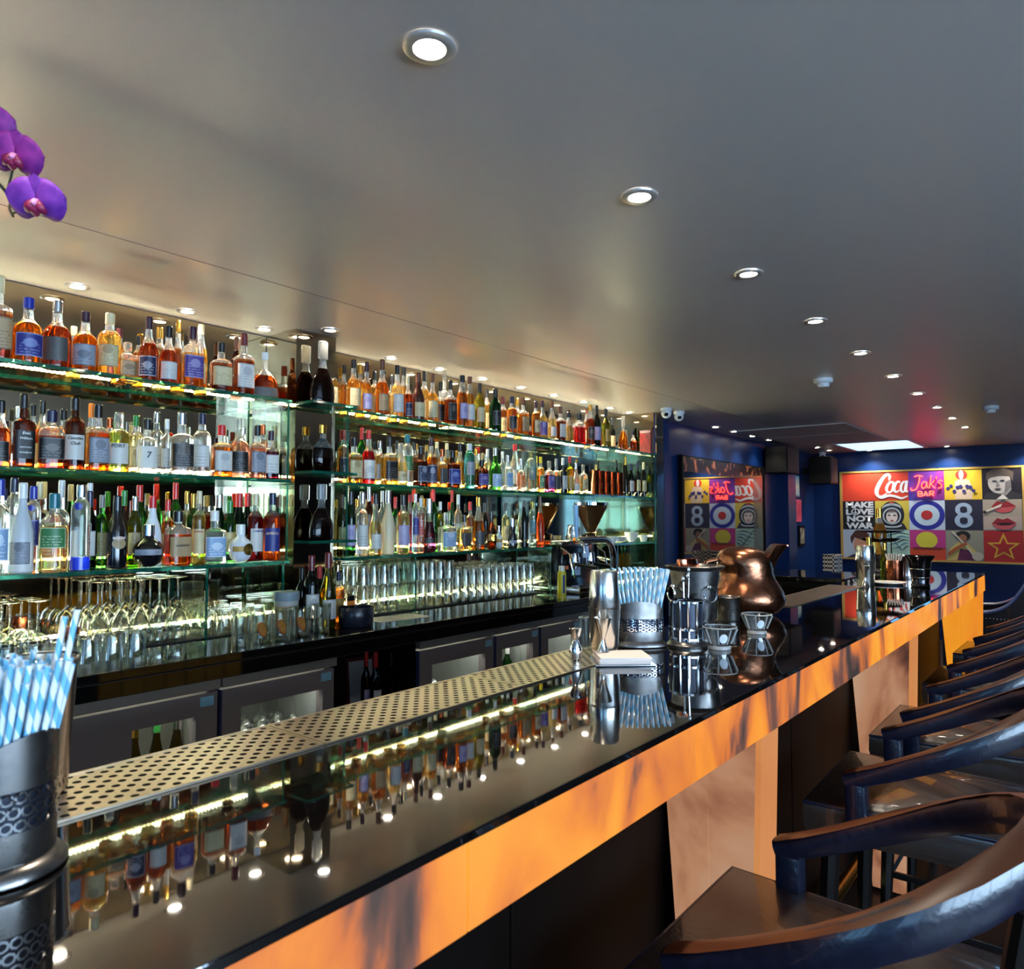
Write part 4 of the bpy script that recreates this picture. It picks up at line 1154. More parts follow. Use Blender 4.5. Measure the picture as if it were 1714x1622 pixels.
# perforated drip trays
def tray(x0, x1, label):
    o = thing('drip_tray', label, 'drip tray', (0, 0, 0))
    y0, y1, z = .938, 1.098, ZB + .0022
    b = MB(); nx = round((x1 - x0 - .012) / .0134); ny = 11
    cxs = (x1 - x0 - .012) / nx; cys = (y1 - y0 - .012) / ny; r = .0042; N = 8
    for i in range(nx):
        for j in range(ny):
            a0 = x0 + .006 + i * cxs; b0 = y0 + .006 + j * cys; off = 0
            mx, my = a0 + cxs / 2, b0 + cys / 2
            n = len(b.v)
            if (i + j) % 2 == 0:
                sq = [(a0, b0), (mx, b0), (a0 + cxs, b0), (a0 + cxs, my), (a0 + cxs, b0 + cys), (mx, b0 + cys), (a0, b0 + cys), (a0, my)]
                b.v += [(x, y, z) for x, y in sq]
                b.v += [(mx + 1.35 * r * math.cos(-PI * .75 + k * PI / 4), my + 1.35 * r * math.sin(-PI * .75 + k * PI / 4), z) for k in range(8)]
                for k in range(8): b.face([n + k, n + (k + 1) % 8, n + 8 + (k + 1) % 8, n + 8 + k])
            else:
                b.v += [(a0, b0, z), (a0 + cxs, b0, z), (a0 + cxs, b0 + cys, z), (a0, b0 + cys, z)]; b.face([n, n + 1, n + 2, n + 3])
    b.build('perforated_plate', M_trayp, o)
    b = MB()
    for q in ((x0, x1, y0, y0 + .006), (x0, x1, y1 - .006, y1), (x0, x0 + .006, y0 + .006, y1 - .006), (x1 - .006, x1, y0 + .006, y1 - .006)): b.box(*q, ZB, z + .0008)
    b.build('rim', M_trayp, o)
    MB().box(x0 + .006, x1 - .006, y0 + .006, y1 - .006, ZB, ZB + .0008).build('pan', M_blk, o)
M_trayp = mat('tray_steel', (206, 186, 162), .28, 1.0)
tray(.10, .712, 'perforated steel drip tray nearest the camera'); tray(.714, 1.213, 'perforated steel drip tray, second along the bar')
tray(1.215, 1.668, 'perforated steel drip tray under the shaker tins'); tray(2.95, 3.5, 'perforated steel drip tray past the copper jug'); tray(3.502, 4.05, 'perforated steel drip tray by the far shaker')
TZ = ZB + .0036
# straws
def straw_mat(name, c):
    m = mat(name, (228, 232, 236), .5); nt = m.node_tree; b = nt.nodes['Principled BSDF']
    tc = nt.nodes.new('ShaderNodeTexCoord'); sx = nt.nodes.new('ShaderNodeSeparateXYZ'); at2 = nt.nodes.new('ShaderNodeMath'); at2.operation = 'ARCTAN2'
    k = nt.nodes.new('ShaderNodeMath'); k.operation = 'MULTIPLY_ADD'; k.inputs[1].default_value = 2 * PI / .035
    sn = nt.nodes.new('ShaderNodeMath'); sn.operation = 'SINE'; rp = nt.nodes.new('ShaderNodeValToRGB')
    rp.color_ramp.interpolation = 'CONSTANT'; rp.color_ramp.elements[0].color = lin((226, 232, 238)); rp.color_ramp.elements[1].position = .55; rp.color_ramp.elements[1].color = lin(c)
    md = nt.nodes.new('ShaderNodeMath'); md.operation = 'MULTIPLY_ADD'; md.inputs[1].default_value = .5; md.inputs[2].default_value = .5
    L = nt.links.new
    L(tc.outputs['Object'], sx.inputs[0]); L(sx.outputs['Y'], at2.inputs[0]); L(sx.outputs['X'], at2.inputs[1]); L(sx.outputs['Z'], k.inputs[0]); L(at2.outputs[0], k.inputs[2])
    L(k.outputs[0], sn.inputs[0]); L(sn.outputs[0], md.inputs[0]); L(md.outputs[0], rp.inputs[0]); L(rp.outputs[0], b.inputs['Base Color'])
    return m
M_st = straw_mat('striped_straw', (112, 182, 220)); M_st2 = straw_mat('striped_straw_pale', (130, 194, 226))
straw_me = MB().lathe([(.0030, 0), (.0030, .197), (.0025, .197), (.0025, .001)], 10, close=False).mesh('straw', 50)
def put_straw(base, top, m, label, group, zs=1.0):
    o = put('paper_straw', straw_me, m, None, base); d = (Vector(top) - Vector(base)).normalized()
    o.rotation_euler = (d.to_track_quat('Z', 'Y') @ Matrix.Rotation(random.uniform(0, 6.28), 3, 'Z').to_quaternion()).to_euler(); o.scale = (1, 1, zs); tag(o, label, 'straw', group)
def pierced_cup(name, label, loc, sx, sy, h, rz=0.0, base_flare=.12, bands=None, parts='oval'):
    """oval silver holder: pierced band, wavy rim, wide foot"""
    o = thing(name, label, 'cup', loc, rz); N = 40
    prof = [(.985, .012), (1.0, .03), (1.0, h * .30)]
    MB().lathe([(.0001, .002), (1 + base_flare, .002), (1 + base_flare, .006), (1.0 + base_flare * .5, .012), (1.0, .016), (.0001, .016)], N, sx=sx, sy=sy, close=False).build('foot', M_pew, o, 50)
    MB().lathe([(.985, .016), (1.0, .02), (1.0, h * .34), (.975, h * .34), (.96, .018)], N, sx=sx, sy=sy, close=False).build('lower_wall', M_pew, o, 50)
    z0, z1 = h * .34, h * .62
    nb = 26; b = MB()
    for r in range(3):
        zc = z0 + (z1 - z0) * (r + .5) / 3; rr = (z1 - z0) / 6.4
        for k in range(nb):
            a = 2 * PI * (k + .5 * (r % 2)) / nb; da = rr * 1.05 / ((sx + sy) / 2)
            ring = [(zc + rr * math.sin(q), a + da * math.cos(q)) for q in [2 * PI * i / 8 for i in range(8)]]
            n = len(b.v)
            for sc_ in (1.0, .62):
                for zz, aa in [(zc + (zz - zc) * sc_, a + (aa - a) * sc_) for zz, aa in ring]: b.v.append((sx * math.cos(aa) * 1.006, sy * math.sin(aa) * 1.006, zz))
            for i in range(8): b.face([n + i, n + (i + 1) % 8, n + 8 + (i + 1) % 8, n + 8 + i])
    b.build('pierced_band', M_chrome, o)
    MB().lathe([(.97, z0), (.97, z1), (.955, z1), (.955, z0)], N, sx=sx, sy=sy, close=False).build('liner', mat('dark_liner', (40, 44, 56), .3, .6), o, 50)
    b = MB(); n = 0
    for ring, f in ((0, 1.0), (1, 1.0), (2, .97), (3, .97)):
        for k in range(N):
            a = 2 * PI * k / N; zt = h * (.93 + .07 * abs(math.cos(2 * a))) if ring in (1, 2) else z1
            b.v.append((sx * f * math.cos(a), sy * f * math.sin(a), zt))
    for j in range(3):
        for k in range(N): b.face([j * N + k, j * N + (k + 1) % N, (j + 1) * N + (k + 1) % N, (j + 1) * N + k])
    b.build('upper_wall', M_pew, o, 60)
    MB().lathe([(.0001, .017), (.955, .017)], N, sx=sx, sy=sy, close=False).build('floor', M_pew, o)
    return o
# --- foreground straw cup, left edge of the frame
c0 = Vector((.262, .865, ZB))
pierced_cup('straw_holder', 'tarnished silver straw holder in the foreground at left', c0, .049, .049, .14, .4, .22)
random.seed(11); k = 0; ux, uy = .62, -.78                       # straws lean to the right of the picture
for i in range(-5, 6):
    for j in range(-5, 6):
        bx, by = i * .0078 + (j % 2) * .0039, j * .0078
        if bx * bx + by * by > .036 ** 2: continue
        ln = .10 + random.uniform(-.03, .03)
        b0 = c0 + Vector((bx * .8 - ux * .006, by * .8 - uy * .006, .0185)); t0 = c0 + Vector((bx * 1.16 + ux * .022 + random.uniform(-.002, .002), by * 1.16 + uy * .022 + random.uniform(-.002, .002), .215))
        k += 1
        put_straw(b0, t0, M_st, 'blue striped paper straw packed in the foreground silver holder', 'straws in the foreground holder', random.uniform(.86, .98))
for q, dx in enumerate((.030, .041)):
    b0 = c0 + Vector((ux * .02 + dx * .2, uy * .02 - .012 * q, .03 + .012 * q)); t0 = b0 + Vector((.028 + .006 * q, -.006, .2))
    put_straw(b0 + Vector((0, 0, .022 - .004 * q)), t0 + Vector((0, 0, .022)), M_st, 'blue straw standing taller than the rest, %s of two' % ('left', 'right')[q], 'tall straws in the foreground holder')
# --- steel tumbler behind it
p, t = at(118, 1322, 2, TZ)
o = thing('shaker_tin', 'plain steel shaker tin behind the foreground straws', 'shaker', (p.x - .03, p.y + .02, TZ))
MB().lathe([(.0001, 0), (.030, 0), (.032, .004), (.040, .165), (.041, .168), (.039, .168), (.031, .008), (.0001, .006)], 30, close=False).build('body', M_tin, o, 50)
MB().lathe([(.0405, .160), (.0425, .164), (.0425, .169), (.0405, .171)], 30, close=False).build('rim', M_tin, o, 50)
# --- cluster around the second straw holder
def tin_pair(x, y, z, label, r=.041, h=.115):
    o = thing('cocktail_shaker', label, 'shaker', (x, y, z))
    MB().lathe([(.0001, 0), (r * .80, 0), (r * .84, .004), (r, h), (r * 1.03, h + .003)], 30, close=False).build('lower_tin', M_tin, o, 50)
    MB().lathe([(r * .98, h + .0035), (r * 1.01, h + .006), (r * .86, h + .093), (r * .80, h + .097), (.0001, h + .097)], 30, close=False).build('upper_tin', M_tin, o, 50)
    return o
p, t = at(1012, 1094, 2, TZ)
tin_pair(p.x, p.y, TZ, 'pair of steel shaker tins, one upturned on the other, by the straws')
def jigger(x, y, z, label, s=1.0, lying=False):
    o = thing('jigger', label, 'jigger', (x, y, z))
    MB().lathe([(.020 * s, .0), (.018 * s, .001), (.004 * s, .042 * s), (.005 * s, .044 * s)], 20, close=False).build('lower_cone', M_tin, o, 50)
    MB().lathe([(.005 * s, .0442 * s), (.022 * s, .094 * s), (.0205 * s, .094 * s), (.004 * s, .046 * s)], 20, close=False).build('upper_cone', M_tin, o, 50)
    return o
p, t = at(985, 1092, 2, TZ); jigger(p.x - .035, p.y - .065, TZ, 'hourglass steel jigger in front of the shaker tins', 1.05)
p, t = at(958, 1105, 2, TZ)
o = thing('bottle_stopper', 'rounded chrome stopper standing on the tray left of the shaker tins', 'stopper', (p.x, p.y - .01, TZ))
MB().lathe([(.0001, 0), (.012, 0), (.0155, .015), (.0155, .03), (.009, .046), (.006, .052)], 18, close=False).build('bulb', M_chrome, o, 60); MB().lathe([(.006, .0525), (.012, .062), (.016, .078), (.0001, .08)], 18, close=False).build('cone', M_chrome, o, 60)
p, t = at(966, 1085, 2, TZ)
o = thing('small_glass', 'tiny clear glass behind the chrome stopper', 'glass', (p.x, min(p.y, 1.06), TZ)); MB().lathe([(.0001, 0), (.014, 0), (.02, .085), (.0185, .085), (.013, .006), (.0001, .006)], 16, close=False).build('bowl', M_gw, o, 50)
p, t = at(1063, 1082, 2, ZB); c1 = Vector((p.x + .01, p.y - .005, ZB))
pierced_cup('straw_holder', 'oval pierced silver holder full of fanned paper straws', c1, .068, .034, .125, HEAD - PI / 2, .16)
random.seed(5)
rx, ry = math.sin(HEAD), -math.cos(HEAD); fx, fy = math.cos(HEAD), math.sin(HEAD)
for j in range(3):
    for i in range(12):
        u = (i - 5.5) / 5.5; v = (j - 1)
        b0 = c1 + Vector((rx * u * .037 + fx * v * .011, ry * u * .037 + fy * v * .011, .0185)); t0 = c1 + Vector((rx * u * .078 + fx * v * .017, ry * u * .078 + fy * v * .017, .205 - .014 * u * u + .008 * math.sin(i * 2.3 + j * 1.7)))
        put_straw(b0, t0, M_st2, 'paper straw with pale blue stripes in the oval holder', 'straws in the oval holder')
p, t = at(1130, 1082, 2, ZB)
o = thing('slotted_holder', 'round silver holder with upright slots, right of the straws', 'holder', (p.x + .03, p.y - .022, ZB)); r, h = .047, .125
MB().lathe([(.0001, 0), (r * 1.16, 0), (r * 1.18, .006), (r * 1.02, .014), (r, .018), (.0001, .018)], 28, close=False).build('foot', M_pew, o, 50)
MB().lathe([(r * .94, .018), (r * .94, h - .004), (r * .90, h - .004), (r * .90, .02)], 28, close=False).build('liner', MATS['dark_liner'], o, 50)
for k in range(12):
    a = 2 * PI * k / 12
    bb = MB().tube([(r * math.cos(a), r * math.sin(a), .018), (r * math.cos(a), r * math.sin(a), h)], .0035, 6); bb.build('bar', M_chrome, o, 40)
for zz in (.018, .045, h - .008): MB().lathe([(r * .97, zz), (r * 1.03, zz + .002), (r * 1.03, zz + .007), (r * .97, zz + .009)], 28, close=False).build('hoop', M_chrome, o, 50)
for k, (dx, dz) in enumerate(((-.012, .04), (.014, .055), (.0, .03))):
    q = thing('bar_spoon', 'slim bar spoon in the slotted holder, %s' % ('left', 'right, tallest', 'front, shortest')[k], 'bar spoon', (p.x + .03, p.y - .022, ZB + .0185))
    MB().tube([(dx * .3, .004 * k, 0), (dx, .01 * k - .01, h + dz)], .0022, 6).build('shaft', M_chrome, q); MB().lathe([(.0001, -.009), (.006, 0), (.0001, .012)], 8, c=(dx, .01 * k - .01, h + dz + .008), close=False).build('tip', M_chrome, q, 60)
# champagne bucket
p, t = at(1165, 1068, 2, ZB)
o = thing('ice_bucket', 'tall tarnished silver ice bucket with ring handles', 'ice bucket', (p.x + .04, p.y + .02, ZB)); R = .085
MB().lathe([(.0001, 0), (R * .66, 0), (R * .68, .008), (R * .64, .014), (R * .66, .02), (R * .72, .10), (R * .86, .195), (R * 1.02, .203), (R * 1.03, .208), (R * .98, .210), (R * .82, .19), (R * .62, .02), (.0001, .016)], 36, close=False).build('body', M_pew, o, 50)
for s_ in (-1, 1):
    a = HEAD + PI + s_ * 1.3 if s_ < 0 else HEAD + PI + .35
    hx, hy = R * .84 * math.cos(a), R * .84 * math.sin(a)
    MB().lathe([(.0001, -.006), (.007, -.003), (.007, .003), (.0001, .006)], 12, c=(hx * 1.02, hy * 1.02, .15), close=False).build('boss', M_chrome, o, 60)
    tx, ty = -math.sin(a), math.cos(a)
    MB().tube([(hx * 1.1 + tx * .022 * math.sin(q), hy * 1.1 + ty * .022 * math.sin(q), .128 - .022 * math.cos(q)) for q in [2 * PI * i / 16 for i in range(17)]], .0028, 6).build('ring_handle', M_chrome, o, 50)
q = thing('ice_scoop', 'copper ice scoop resting in the silver bucket', 'scoop', (p.x + .05, p.y + .02, ZB + .10))
b = MB().lathe([(.0001, 0), (.03, .005), (.05, .03), (.06, .10), (.052, .128), (.049, .126), (.057, .10), (.047, .034), (.028, .009), (.0001, .004)], 22, sy=.45, close=False)
b.v = [(x - .25 * (z - .06), y + .02, z) for x, y, z in b.v]; b.build('bowl', M_cop, q, 50)
# small copper mug and its saucer
p, t = at(1216, 1036, 2, ZB)
o = thing('copper_pot', 'small copper pot between bucket and big copper jug', 'pot', (p.x - .03, p.y - .02, ZB))
MB().lathe([(.0001, 0), (.036, 0), (.038, .006), (.038, .072), (.043, .080), (.041, .082), (.036, .074), (.034, .008), (.0001, .006)], 28, close=False).build('body', M_pew, o, 50)
# big hammered copper jug
p, t = at(1252, 1030, 2, ZB)
M_hc = mat('hammered_copper', (160, 106, 78), .24, 1.0, noise=(118, 74, 54), nscale=30, bump=.3)
o = thing('copper_jug', 'big hammered copper jug with domed top and open spout', 'jug', (p.x + .03, p.y + .01, ZB), HEAD - PI / 2)
prof = [(.0001, .001), (.072, .0), (.095, .010), (.116, .034), (.122, .056), (.114, .082), (.100, .104), (.090, .124), (.087, .145), (.090, .17), (.088, .195), (.074, .216), (.046, .229), (.0001, .234)]
b = MB().lathe(prof, 32, close=False)
b.v = [(x - .02 * max(0, (z - .12) / .1), y, z) for x, y, z in b.v]
b.build('body', M_hc, o, 60)
sp = MB(); ns = 9; rows_ = [(.074, .118, .050), (.086, .150, .048), (.100, .185, .044), (.120, .212, .038), (.138, .236, .030)]
for off in (0, .003):
    for x, z, w_ in rows_:
        for k in range(ns):
            q = -1 + 2 * k / (ns - 1); sp.v.append((x - .045 * q * q - off, q * w_, z + .004 * q * q))
R_ = len(rows_)
for h_ in range(2):
    for j in range(R_ - 1):
        for k in range(ns - 1):
            n = h_ * R_ * ns + j * ns + k; sp.face([n, n + 1, n + ns + 1, n + ns])
sp.build('spout', M_hc, o, 60)
MB().tube([(x - .001, 0, z) for x, z, w_ in rows_[-1:]] + [(.136, .015, .236), (.120, .024, .238), (.098, .028, .240)], .003, 6).build('spout_lip', M_cop, o, 60)
MB().tube([(-.09, 0, .19), (-.14, 0, .18), (-.15, 0, .13), (-.12, 0, .085)], .008, 10).build('handle', M_hc, o, 60)
o.scale = (1.08, 1.08, 1.06)
# etched glasses, napkins
M_fro = mat('frosted_crystal', (206, 202, 198), .35, trans=.4)
M_cry = thin_glass('crystal', (226, 228, 228), .34, .06)
eg = MB().lathe([(.0001, 0), (.027, 0), (.028, .004), (.026, .012), (.045, .058), (.043, .058), (.022, .012), (.0001, .010)], 24, close=False).mesh('bowl', 50)
for k, (px, py, nm) in enumerate(((1205, 1086, 'flared etched glass at the near side of the copper jug'), (1267, 1060, 'flared etched glass farther along, under the copper jug'))):
    p, t = at(px, py, 2, ZB)
    o = thing('etched_glass', nm, 'glass', (p.x, p.y, ZB), 0, 'etched glasses'); put('bowl', eg, M_cry, o)
    b = MB(); n = 14; R = .0385; b.v.append((-R * fx, -R * fy, .032))
    for i in range(n):
        a = 2 * PI * i / n; u = .011 * math.cos(a); zz = .032 + .013 * math.sin(a); rr = .0275 + (zz - .012) * .415 + .001
        th = HEAD + PI + u / rr; b.v.append((rr * math.cos(th), rr * math.sin(th), zz))
    b.v[0] = ((.0275 + .02 * .415 + .001) * math.cos(HEAD + PI), (.0275 + .02 * .415 + .001) * math.sin(HEAD + PI), .032)
    for i in range(n): b.face([0, 1 + i, 1 + (i + 1) % n])
    MB().lathe([(.0436, .0565), (.0455, .0575), (.0455, .0595), (.0436, .0600)], 24, close=False).build('rim', M_fro, o, 50); MB().lathe([(.0001, .0005), (.0285, .0005), (.029, .005), (.0265, .010)], 24, close=False).build('foot', M_fro, o, 50)
    b.build('etched_spot', mat('etched_white', (230, 232, 236), .6), o)
    for i in range(8):
        a = HEAD + PI + i * PI / 4 + .4
        MB().tube([(.0292 * math.cos(a), .0292 * math.sin(a), .016), (.0455 * math.cos(a), .0455 * math.sin(a), .055)], .0022, 6).build('rib', M_fro, o)
p, t = at(1052, 1108, 2, ZB)
nm_ = mat('napkin', (226, 214, 206), .8)
tr = tag(MB().bbox(-.072, .072, -.06, .06, 0, .004, .0015).build('napkin_tray', M_chrome, None, None, (p.x - .01, p.y + .015, ZB)), 'thin dark tray under the paper napkins', 'tray'); tr.rotation_euler = (0, 0, HEAD - PI / 2 + .05)
for k in range(5):
    o = MB().box(-.062, .062, -.052, .052, 0, .0025).build('paper_napkin', nm_, None, None, (p.x - .01 + .001 * k, p.y + .015, ZB + .0045 + .0028 * k)); o.rotation_euler = (0, 0, HEAD - PI / 2 + .05 + .03 * math.sin(k * 2.1))
    tag(o, 'pale paper napkin, %s from the bottom of the pile' % ordinal(k + 1), 'napkin', 'piled paper napkins')
# --- far cluster
def far(px, py): p, t = at(px, py, 2, ZB); return p.x, p.y
x, y = far(1418, 980); jigger(x - .03, min(y, .925), ZB, 'small steel jigger, leftmost in the far cluster', 1.15)
x, y = far(1449, 980)
o = thing('cocktail_shaker', 'shaker tins stacked on each other in the far cluster', 'shaker', (x, y - .0, ZB)); r = .048
MB().lathe([(.0001, 0), (r * .86, 0), (r * .88, .004), (r, .125), (r * 1.03, .128)], 30, close=False).build('lower_tin', M_tin, o, 50)
MB().lathe([(r * .99, .1285), (r * 1.01, .131), (r * .90, .205), (r * .86, .209), (.0001, .209)], 30, close=False).build('upper_tin', M_tin, o, 50)
x, y = far(1482, 977)
o = thing('service_plate', 'pale shallow plate in front of the far bottles', 'plate', (x - .02, y - .02, ZB)); MB().lathe([(.0001, 0), (.06, 0), (.09, .010), (.09, .013), (.06, .004), (.0001, .004)], 26, close=False).build('dish', M_bcup, o, 50)
x, y = far(1461, 965); bottle(x, y + .02, ZB, .235, .07, 'burgundy', 'darkgreen', 'gold', 'gold', 'green champagne bottle behind the far shaker', None, 0, 'champagne_bottle')
x, y = far(1478, 965); bottle(x + .03, y - .005, ZB, .20, .06, 'burgundy', 'olive', 'gold', '-', 'olive bottle with gold neck behind the pale plate', None, 0, 'champagne_bottle')
x, y = far(1488, 969)
o = thing('sugar_pot', 'copper pot filled with white sachets in the far cluster', 'pot', (x, y - .03, ZB))
MB().lathe([(.0001, 0), (.044, 0), (.046, .006), (.048, .11), (.046, .11), (.043, .01), (.0001, .008)], 24, close=False).build('body', M_cop, o, 50)
for k in range(7):
    q = MB().box(-.032, .032, -.0015, .0015, 0, .062).build('sugar_sachet', mat('sachet', (216, 206, 196), .7), None, None, (x, y - .03 - .026 + .0085 * k, ZB + .085)); q.rotation_euler = (-.10 * (k - 3), 0, .1)
    tag(q, 'white paper sachet, %s from the front in the copper pot' % ordinal(k + 1), 'sachet', 'sachets in the copper pot')
x, y = far(1511, 969)
o = thing('silver_pot', 'plain silver pot right of the copper pot in the far cluster', 'pot', (x + .07, y - .01, ZB)); MB().lathe([(.0001, 0), (.05, 0), (.052, .006), (.05, .02), (.056, .13), (.058, .132), (.054, .132), (.047, .01), (.0001, .008)], 26, close=False).build('body', M_tin, o, 50); MB().lathe([(.053, .001), (.060, .002), (.060, .010), (.052, .014)], 26, close=False).build('foot_ring', M_pew, o, 50)
x, y = far(1474, 957)
o = thing('silver_stand', 'dark silver tiered stand carrying the gold champagne bottle', 'stand', (x, y, ZB))
MB().lathe([(.0001, 0), (.055, 0), (.06, .006), (.05, .02), (.052, .03), (.06, .11), (.064, .115), (.0001, .116)], 28, close=False).build('bucket', M_pew, o, 50)
M_ds = mat('dark_silver', (86, 80, 76), .25, 1.0)
MB().lathe([(.048, .195), (.075, .20), (.10, .215), (.102, .22), (.075, .207), (.048, .20), (.048, .195)], 28, close=False).build('lower_dish', M_ds, o, 50)
MB().lathe([(.048, .255), (.075, .258), (.12, .268), (.122, .272), (.075, .264), (.048, .262), (.048, .255)], 28, close=False).build('upper_dish', M_ds, o, 50)
for k in range(3):
    a = 2 * PI * k / 3 + .5; MB().tube([(.056 * math.cos(a), .056 * math.sin(a), .114), (.056 * math.cos(a), .056 * math.sin(a), .258)], .003, 6).build('rod', M_ds, o, 50)
o.scale = (1.2, 1.2, 1.0)
bottle(x, y, ZB + .1165, .30, .086, 'burgundy', 'gold', 'gold', '-', 'gold-foiled champagne bottle standing in the tiered stand', None, 0, 'champagne_bottle')
x, y = far(1537, 982)
o = thing('wine_cooler', 'dark wine cooler with flared rim at the right of the far cluster', 'wine cooler', (x, y - .01, ZB))
MB().lathe([(.0001, 0), (.042, 0), (.046, .006), (.040, .02), (.044, .05), (.052, .13), (.070, .158), (.068, .160), (.046, .128), (.038, .03), (.0001, .02)], 28, close=False).build('body', mat('dark_cooler', (70, 66, 68), .15, .95), o, 50)
for zz, rr in ((.045, .0445), (.09, .049)): MB().lathe([(rr, zz), (rr + .003, zz + .003), (rr, zz + .006)], 28, close=False).build('band', M_tin, o, 50)
MB().tube([(.05, 0, .12), (.075, 0, .11), (.078, 0, .07), (.048, 0, .05)], .004, 8).build('handle', M_tin, o, 50)
# ================================================================== bar stools
M_lea = mat('navy_leather', (13, 15, 30), .30, spec=.6, noise=(20, 22, 42), bump=.10, nscale=70, coat=.35)
M_seat = mat('seat_leather', (40, 31, 27), .27, spec=.7, noise=(52, 40, 33), bump=.10, nscale=60, coat=.6)
M_piping = mat('brown_piping', (84, 46, 26), .35)
M_leg = mat('stool_leg', (18, 13, 11), .3)
SEAT = .76; ARM = .83
def make_stool():
    """faces +Y; origin on the floor below the middle of the seat front edge, arms at x = +-.235"""
    t = thing('bar_stool', 'x', 'bar stool')
    # seat cushion: front at y = 0, back at y = -.50
    b = MB(); nx, ny = 9, 9
    def zt(u, v): return .018 * (1 - u ** 4) * (1 - v ** 4) * (1 - .5 * v)
    top = []
    for j in range(ny):
        for i in range(nx):
            u = -1 + 2 * i / (nx - 1); v = -1 + 2 * j / (ny - 1)
            w_ = .245 - .03 * (1 - (v + 1) / 2)
            y = -.25 + .25 * v
            b.v.append((u * w_, y, SEAT - .018 + zt(u, v)))
    for j in range(ny - 1):
        for i in range(nx - 1): b.face([j * nx + i, j * nx + i + 1, (j + 1) * nx + i + 1, (j + 1) * nx + i])
    rim = [i for i in range(nx)] + [j * nx + nx - 1 for j in range(1, ny)] + [(ny - 1) * nx + i for i in range(nx - 2, -1, -1)] + [j * nx for j in range(ny - 2, 0, -1)]
    prev = rim
    for dz, f in ((-.012, 1.02), (-.05, 1.025), (-.085, 1.0), (-.088, .96)):
        n = len(b.v)
        for r in rim:
            x, y, z = b.v[r]; b.v.append((x * f, -.25 + (y + .25) * f, SEAT - .018 + dz))
        L = len(rim)
        for k in range(L): b.face([prev[k], prev[(k + 1) % L], n + (k + 1) % L, n + k])
        prev = [n + k for k in range(L)]
    b.face(prev)
    b.build('seat', M_seat, t, 60)
    pts = [Vector(b.v[r]) + Vector((0, 0, -.004)) for r in rim]; pts.append(pts[0])
    MB().tube([(p.x * 1.012, -.25 + (p.y + .25) * 1.012, p.z) for p in pts], .0045, 6, cap=False).build('seat_piping', M_lea, t, 60)
    # horseshoe rail rising from the arms to the back
    path = []
    for k in range(0, 4): path.append((-.235, -.095 - .055 * k))
    for k in range(0, 13):
        a = PI + PI * k / 12; path.append((.235 * math.cos(a), -.30 + .235 * math.sin(a) * 1.02))
    for k in range(3, -1, -1): path.append((.235, -.095 - .055 * k))
    n = len(path); rail = []; hts = []; ths = []
    for (x, y) in path:
        s_ = min(1.0, max(0.0, (-.095 - y) / .44)); rail.append((x * (1 + .05 * s_), y, ARM - .019 + .215 * s_ ** 1.15)); hts.append(.019 + .013 * s_); ths.append(.024)
    b = MB(); seg = 14
    for i, p in enumerate(rail):
        q0, q1 = Vector(rail[max(i - 1, 0)]), Vector(rail[min(i + 1, n - 1)]); tg = (q1 - q0).normalized(); sd = tg.cross(Vector((0, 0, 1))).normalized(); up = sd.cross(tg).normalized()
        for k in range(seg):
            a = 2 * PI * k / seg; ca, sa = math.cos(a), math.sin(a)
            m = 1 / (abs(ca) ** 4 + abs(sa) ** 4) ** .25
            b.v.append(tuple(Vector(p) + sd * (ca * m * ths[i] * .9) + up * (sa * m * hts[i])))
    for i in range(n - 1):
        for k in range(seg):
            k2 = (k + 1) % seg; b.face([i * seg + k, i * seg + k2, (i + 1) * seg + k2, (i + 1) * seg + k])
    b.face(list(range(seg))[::-1]); b.face([(n - 1) * seg + k for k in range(seg)])
    b.build('arm_rail', M_lea, t, 50)
    for sgn, nm in ((1, 'top_welt'), ):
        MB().tube([(p[0], p[1], p[2] + hts[i] + .0005) for i, p in enumerate(rail)], .0215, 8, flat=(1, .12)).build(nm, M_piping, t, 60)
    for sx in (-.235, .235):
        MB().bbox(sx - .0225, sx + .0225, -.143, -.096, SEAT - .09, ARM - .022, .006).build('arm_post', M_lea, t, 40)
    for sx in (-.12, .12):
        MB().tube([(sx, -.475, SEAT - .06), (sx * 1.08, -.522, ARM + .15)], [.016, .014], 8).build('back_post', M_leg, t, 40)
    for sx in (-1, 1):
        for sy in (0, 1):
            y = -.05 if sy else -.45
            MB().tube([(sx * .20, y, SEAT - .10), (sx * .225, y + (.03 if sy else -.03), 0)], [.024, .015], 8).build('leg', M_leg, t, 40)
    MB().bbox(-.215, .215, -.035, -.015, .25, .275, .004).build('footrest', M_steel, t)
    MB().bbox(-.215, .215, -.48, -.46, .25, .27, .004).build('stretcher', M_leg, t)
    for sx in (-.215, .215): MB().bbox(sx - .008, sx + .008, -.46, -.035, .28, .30, .003).build('stretcher', M_leg, t)
    return t
STOOLS = [(1.24, 0, 'nearest bar stool whose brown seat shows fully, navy leather rail'), (2.196, .02, 'second bar stool along the bar, navy leather rail sweeping round'),
          (2.917, 0, 'third bar stool along the bar, close beside the second'), (3.875, 0, 'fourth bar stool along the bar'), (4.80, -.02, 'farthest bar stool, before the glowing end panel')]
st = make_stool()
for k, (x, rz, lb) in enumerate(STOOLS):
    o = st if k == 0 else copy_tree(st)
    o.location = (x, .602, 0); o.rotation_euler = (0, 0, rz); o['label'] = lb; o['group'] = 'bar stools'
